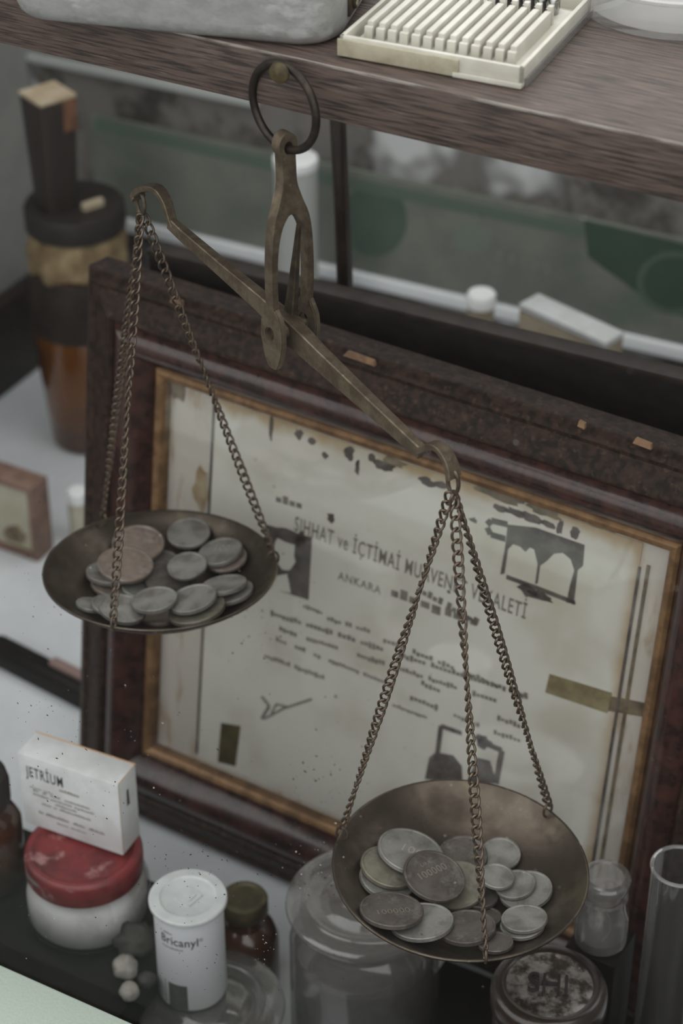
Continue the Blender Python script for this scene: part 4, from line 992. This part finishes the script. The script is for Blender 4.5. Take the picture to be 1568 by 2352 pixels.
build(G().lathe([(0, gz - 11), (7.6, gz - 11), (8.2, gz - 8), (9.8, gz - 5), (10.2, gz - 1.4), (9.4, gz - .2), (7.8, gz), (7.2, gz - .6), (0, gz - .6)], 44, go), 'stopper', M['glass_jar'], gb)
# tall glass tube, far right
tcn = atd(1562, 1990, 868); to = A(tcn[0], tcn[1], 0); tz = float(tcn[2])
tt = lab(empty('glass_cylinder', (tcn[0], tcn[1], 0)), 'tall open clear glass cylinder at the right picture edge', 'glass')
build(G().lathe([(0, .2), (11, .2), (11.4, 1), (11.4, tz - .4), (10.3, tz - .4), (10.3, 22), (9, 12), (0, 6)], 48, to), 'tube_wall', M['glass'], tt)
build(G().tube([to + A(11.2 * math.cos(a), 11.2 * math.sin(a), tz) for a in np.linspace(0, 2 * math.pi, 48, endpoint=False)], .85, 8, closed=True), 'rim', M['glass_rim'], tt)
# thin black sheet that darkens the floor beneath the right-hand bottles
dm = lab(recenter(build(G().box((float(atz(985, 2260, 0) @ u29), qg + 8, 0.1), (pr - 60, float(atz(1180, 2270, 0) @ b29) , .9), RAX), 'black_sheet', M['black_board'], bevel=.3)), 'thin black sheet on the floor under the right hand bottles', 'mat')

# ------------------------------------------------------------------ left background
# amber jar with black lid and tan cloth, wooden vial box on top
amc = atz(212, 1000, 0); amo = A(amc[0], amc[1], 0)
am = lab(empty('amber_jar', amo), 'tall amber jar with tan cloth under a wide black lid', 'jar')
build(G().lathe([(0, .3), (22, .3), (25, 2), (30, 60), (31.5, 100), (30, 118), (26, 128), (26, 150), (0, 150)], 48, amo), 'glass_body', M['amber'], am)
build(G().lathe([(31.2, 84), (31.7, 86), (31.8, 102), (30.6, 118), (28, 124)], 48, amo), 'dark_band', M['dark_trim'], am)
rn = random.Random(2); clp = G(); ns = 48; rows = [(27, 122), (29.5, 128), (30, 136), (28.6, 146), (27.4, 152)]; vs = []
for r, z in rows:
    for k_ in range(ns): a = 2 * math.pi * k_ / ns; rr = r + 1.6 * math.sin(a * 9 + z) + rn.uniform(-.5, .5); vs.append((amo[0] + rr * math.cos(a), amo[1] + rr * math.sin(a), z + (3.0 * math.sin(3 * a) + 2 * math.sin(7 * a) if z < 125 else 0)))
clp.add(vs, [(i * ns + k_, i * ns + (k_ + 1) % ns, (i + 1) * ns + (k_ + 1) % ns, (i + 1) * ns + k_) for i in range(len(rows) - 1) for k_ in range(ns)], True)
build(clp, 'cloth_cover', M['cloth'], am, recalc=True)
build(G().lathe([(0, 150.2), (29, 150.2), (30.5, 151.5), (30.5, 164), (29.4, 166), (0, 166.4)], 56, amo), 'lid', M['black_cap'], am)
vb = amo + A(-10, -4, 166.5); va = R(38); vx = A(math.cos(va), math.sin(va), 0); vy = A(-math.sin(va), math.cos(va), 0)
vbx = lab(empty('tall_card_box', vb), 'tall dark brown card box with a tan top standing on the black jar lid', 'box')
vt, vw = 70.0, 12.0
g = layered([(rrect(-vw * .78, -vw * .78, vw * .78, vw * .78, 1, 2), .1), (rrect(-vw, -vw, vw, vw, 1, 2), vt)], vb, (vx, vy)); build(g, 'carton', M['brown_box'], vbx)
build(layered([(rrect(-vw - .3, -vw - .3, vw + .3, vw + .3, 1, 2), vt), (rrect(-vw - .3, -vw - .3, vw + .3, vw + .3, 1, 2), vt + 1.6)], vb, (vx, vy)), 'top_flap', M['tan_card'], vbx)
build(layered([(rrect(vw * .2, -vw - .35, vw * .95, -vw + .4, .2, 2), vt - 20), (rrect(vw * .2, -vw - .5, vw * .95, -vw + .4, .2, 2), vt - .5)], vb, (vx, vy)), 'rust_label', M['orange_card'], vbx)
sl = amo + A(12, -8, 166.5)
lab(recenter(build(layered([(rrect(-7, -2, 7, 2, .6, 2), 0), (rrect(-7, -2, 7, 2, .6, 2), 4)], sl, (vx, vy)), 'cream_slip', M['tan_card'])), 'small cream card slip lying on the black jar lid', 'card')
# small framed picture
q0 = atz(88, 1292, 0); sfu = u29; sfb = b29
sf = lab(empty('framed_picture', q0 - sfu * 30), 'small pinkish wooden frame with a faded picture at the left edge', 'picture frame')
SX = (sfu, sfb, ez)
build(G().box((-75, 0, 0), (0, 16, 4), SX, q0), 'frame_side', M['frame_tan'], sf, bevel=.6)
build(G().box((-75, 0, 48), (0, 16, 52), SX, q0), 'frame_side', M['frame_tan'], sf, bevel=.6)
build(G().box((-4, 0, 4), (0, 16, 48), SX, q0), 'frame_side', M['frame_tan'], sf, bevel=.6)
build(G().box((-75, 0, 4), (-71, 16, 48), SX, q0), 'frame_side', M['frame_tan'], sf, bevel=.6)
build(G().box((-71, 3, 4), (-4, 6, 48), SX, q0), 'picture', M['cream'], sf)
build(G().add([q0 + sfu * x + sfb * 2.9 + ez * z for x, z in ((-24, 6), (-12, 7), (-9, 14), (-15, 20), (-22, 17), (-27, 11))], [(0, 1, 2, 3, 4, 5)]), 'picture_motif', M['stain_dark'], sf)
# sliver of a small bottle beside the frame
sc_ = atz(186, 1232, 0); sv = lab(empty('small_vial', sc_), 'small cream vial with a white cap half hidden behind the frame', 'vial')
build(G().lathe([(0, .2), (6, .2), (6.4, 1), (6.4, 22), (5, 25), (5, 26), (0, 26)], 28, sc_), 'vial_body', M['cream'], sv)
build(G().lathe([(0, 26), (5.8, 26), (6, 27), (6, 33), (5, 34), (0, 34)], 28, sc_), 'cap', M['white_top'], sv)
# long dark case with a pinkish end
k0, k1 = atz(-40, 1515, 0), atz(195, 1636, 0); cu_ = unit(k1 - k0); cbk = A(-cu_[1], cu_[0], 0); cl = float(np.linalg.norm(k1 - k0))
cs = lab(empty('slim_case', (k0 + k1) / 2), 'long slim black case lying on the white floor beside the frame', 'case')
lv = [(rrect(0, 0, cl, 15, 4), .1), (rrect(-.5, -.5, cl + .5, 15.5, 4.4), 4), (rrect(0, 0, cl, 15, 4), 9), (rrect(2, 2, cl - 2, 13, 3), 10.5)]
build(layered(lv, k0, (cu_, cbk)), 'case_body', M['black_board'], cs)
build(layered([(rrect(cl * .55, 9, cl * .99, 15.2, 1.5), 9.6), (rrect(cl * .55, 9, cl * .99, 15.2, 1.5), 12.4)], k0, (cu_, cbk)), 'pinkish_band', M['pink_block'], cs)

# ------------------------------------------------------------------ back of the niche
gp = lab(empty('green_poster', back(300, 4, 111)), 'long faded green printed poster standing on the white wall rail', 'poster')
def wallpt(px, py, off=0):
    return onp(px, py, P0 - off * bbk, bbk) - P0
def wp(px, py): q = wallpt(px, py, 4); return float(q @ ubk), float(q[2])
gl_, gr_ = wp(215, 400)[0], 700.0
build(G().box((gl_, -4, 111.1), (gr_, -1, 178), BAX, P0), 'sheet', M['green'], gp)
def wallflat(pts_px, name, m, off=4.15):
    P = [wp(*p) for p in pts_px]; P = [(min(max(a, gl_ + 1), gr_ - 1), min(max(z, 111.5), 177.5)) for a, z in P]
    build(G().add([back(a, off, z) for a, z in P], [tuple(range(len(P)))]), name, m, gp)
def ell(cx, cy, rx, ry, a0_=0, a1_=360, n=24): return [(cx + rx * math.cos(R(a0_ + (a1_ - a0_) * i / n)), cy + ry * math.sin(R(a0_ + (a1_ - a0_) * i / n))) for i in range(n + (a1_ - a0_ < 360))]
wallflat(ell(860, 505, 75, 85), 'green_disc', M['green_dark'])
wallflat(ell(1085, 545, 45, 36), 'pale_disc', M['green_pale'])
wallflat([(1340, 500), (1568, 560), (1700, 600), (1700, 780), (1500, 700), (1420, 640), (1350, 590)], 'dark_green_field', M['green_deep'], 4.1)
wallflat(ell(1545, 650, 84, 74), 'pale_ring', M['green_dark'], 4.2)
wallflat(ell(1545, 650, 68, 60), 'green_disc', M['green_deep'], 4.25)
wallflat([(220, 270), (760, 398), (1340, 520), (1340, 545), (760, 425), (220, 296)], 'top_band', M['green_mid'], 4.2)
for px in (1140, 1170, 1196, 1222, 1250):
    wallflat([(px, 572 + (px - 1140) * .28), (px + 15, 577 + (px - 1140) * .28), (px + 13, 600 + (px - 1140) * .28), (px - 2, 595 + (px - 1140) * .28)], 'faded_letter', M['green_pale'], 4.3)
# white cylinder with bright top
wc = aty(678, 362, 1150); wo_ = A(wc[0], wc[1], 0)
wcy = lab(empty('white_cylinder', wo_), 'tall pale grey cylinder with a bright white top behind the scale', 'cylinder')
build(G().lathe([(0, .2), (12.5, .2), (12.8, 1), (12.8, wc[2] - 5), (0, wc[2] - 5)], 36, wo_), 'tube', M['white_tube'], wcy)
build(G().lathe([(0, wc[2] - 5), (13.2, wc[2] - 5), (13.4, wc[2] - 4), (13.0, wc[2]), (11, wc[2] + .6), (0, wc[2] + .6)], 36, wo_), 'cap', M['white_top'], wcy)
# white-capped vial and beige box in front of the rail
pc = aty(1106, 672, 1080); po = A(pc[0], pc[1], 0)
pv = lab(empty('capped_vial', po), 'slim beige vial with a white round cap before the white rail', 'vial')
build(G().lathe([(0, .2), (7.2, .2), (7.6, 1), (7.6, pc[2] - 8), (0, pc[2] - 8)], 28, po), 'vial_body', M['beige_box'], pv)
build(G().lathe([(0, pc[2] - 8), (8.2, pc[2] - 8), (8.4, pc[2] - 1.4), (7.4, pc[2]), (0, pc[2] + .2)], 28, po), 'cap', M['white_top'], pv)
bc = aty(1192, 700, 1035); bc2 = aty(1392, 752, 1035 - 42)
bxu = unit(A(bc2[0] - bc[0], bc2[1] - bc[1], 0)); bxb = A(-bxu[1], bxu[0], 0); bl2 = float(np.hypot(bc2[0] - bc[0], bc2[1] - bc[1]))
bx2 = lab(empty('beige_carton', (bc[0], bc[1], 0)), 'beige card box with a white top before the white rail', 'box')
bo = A(bc[0], bc[1], 0)
build(G().box((0, 0, 0), (bl2, 16, bc[2] - 3), (bxu, bxb, ez), bo), 'carton', M['beige_box'], bx2, bevel=1)
build(G().box((-.3, -.3, bc[2] - 3), (bl2 + .3, 16.3, bc[2] + 1), (bxu, bxb, ez), bo), 'lid', M['white_box'], bx2, bevel=1.2)
print('objects', len(bpy.data.objects))
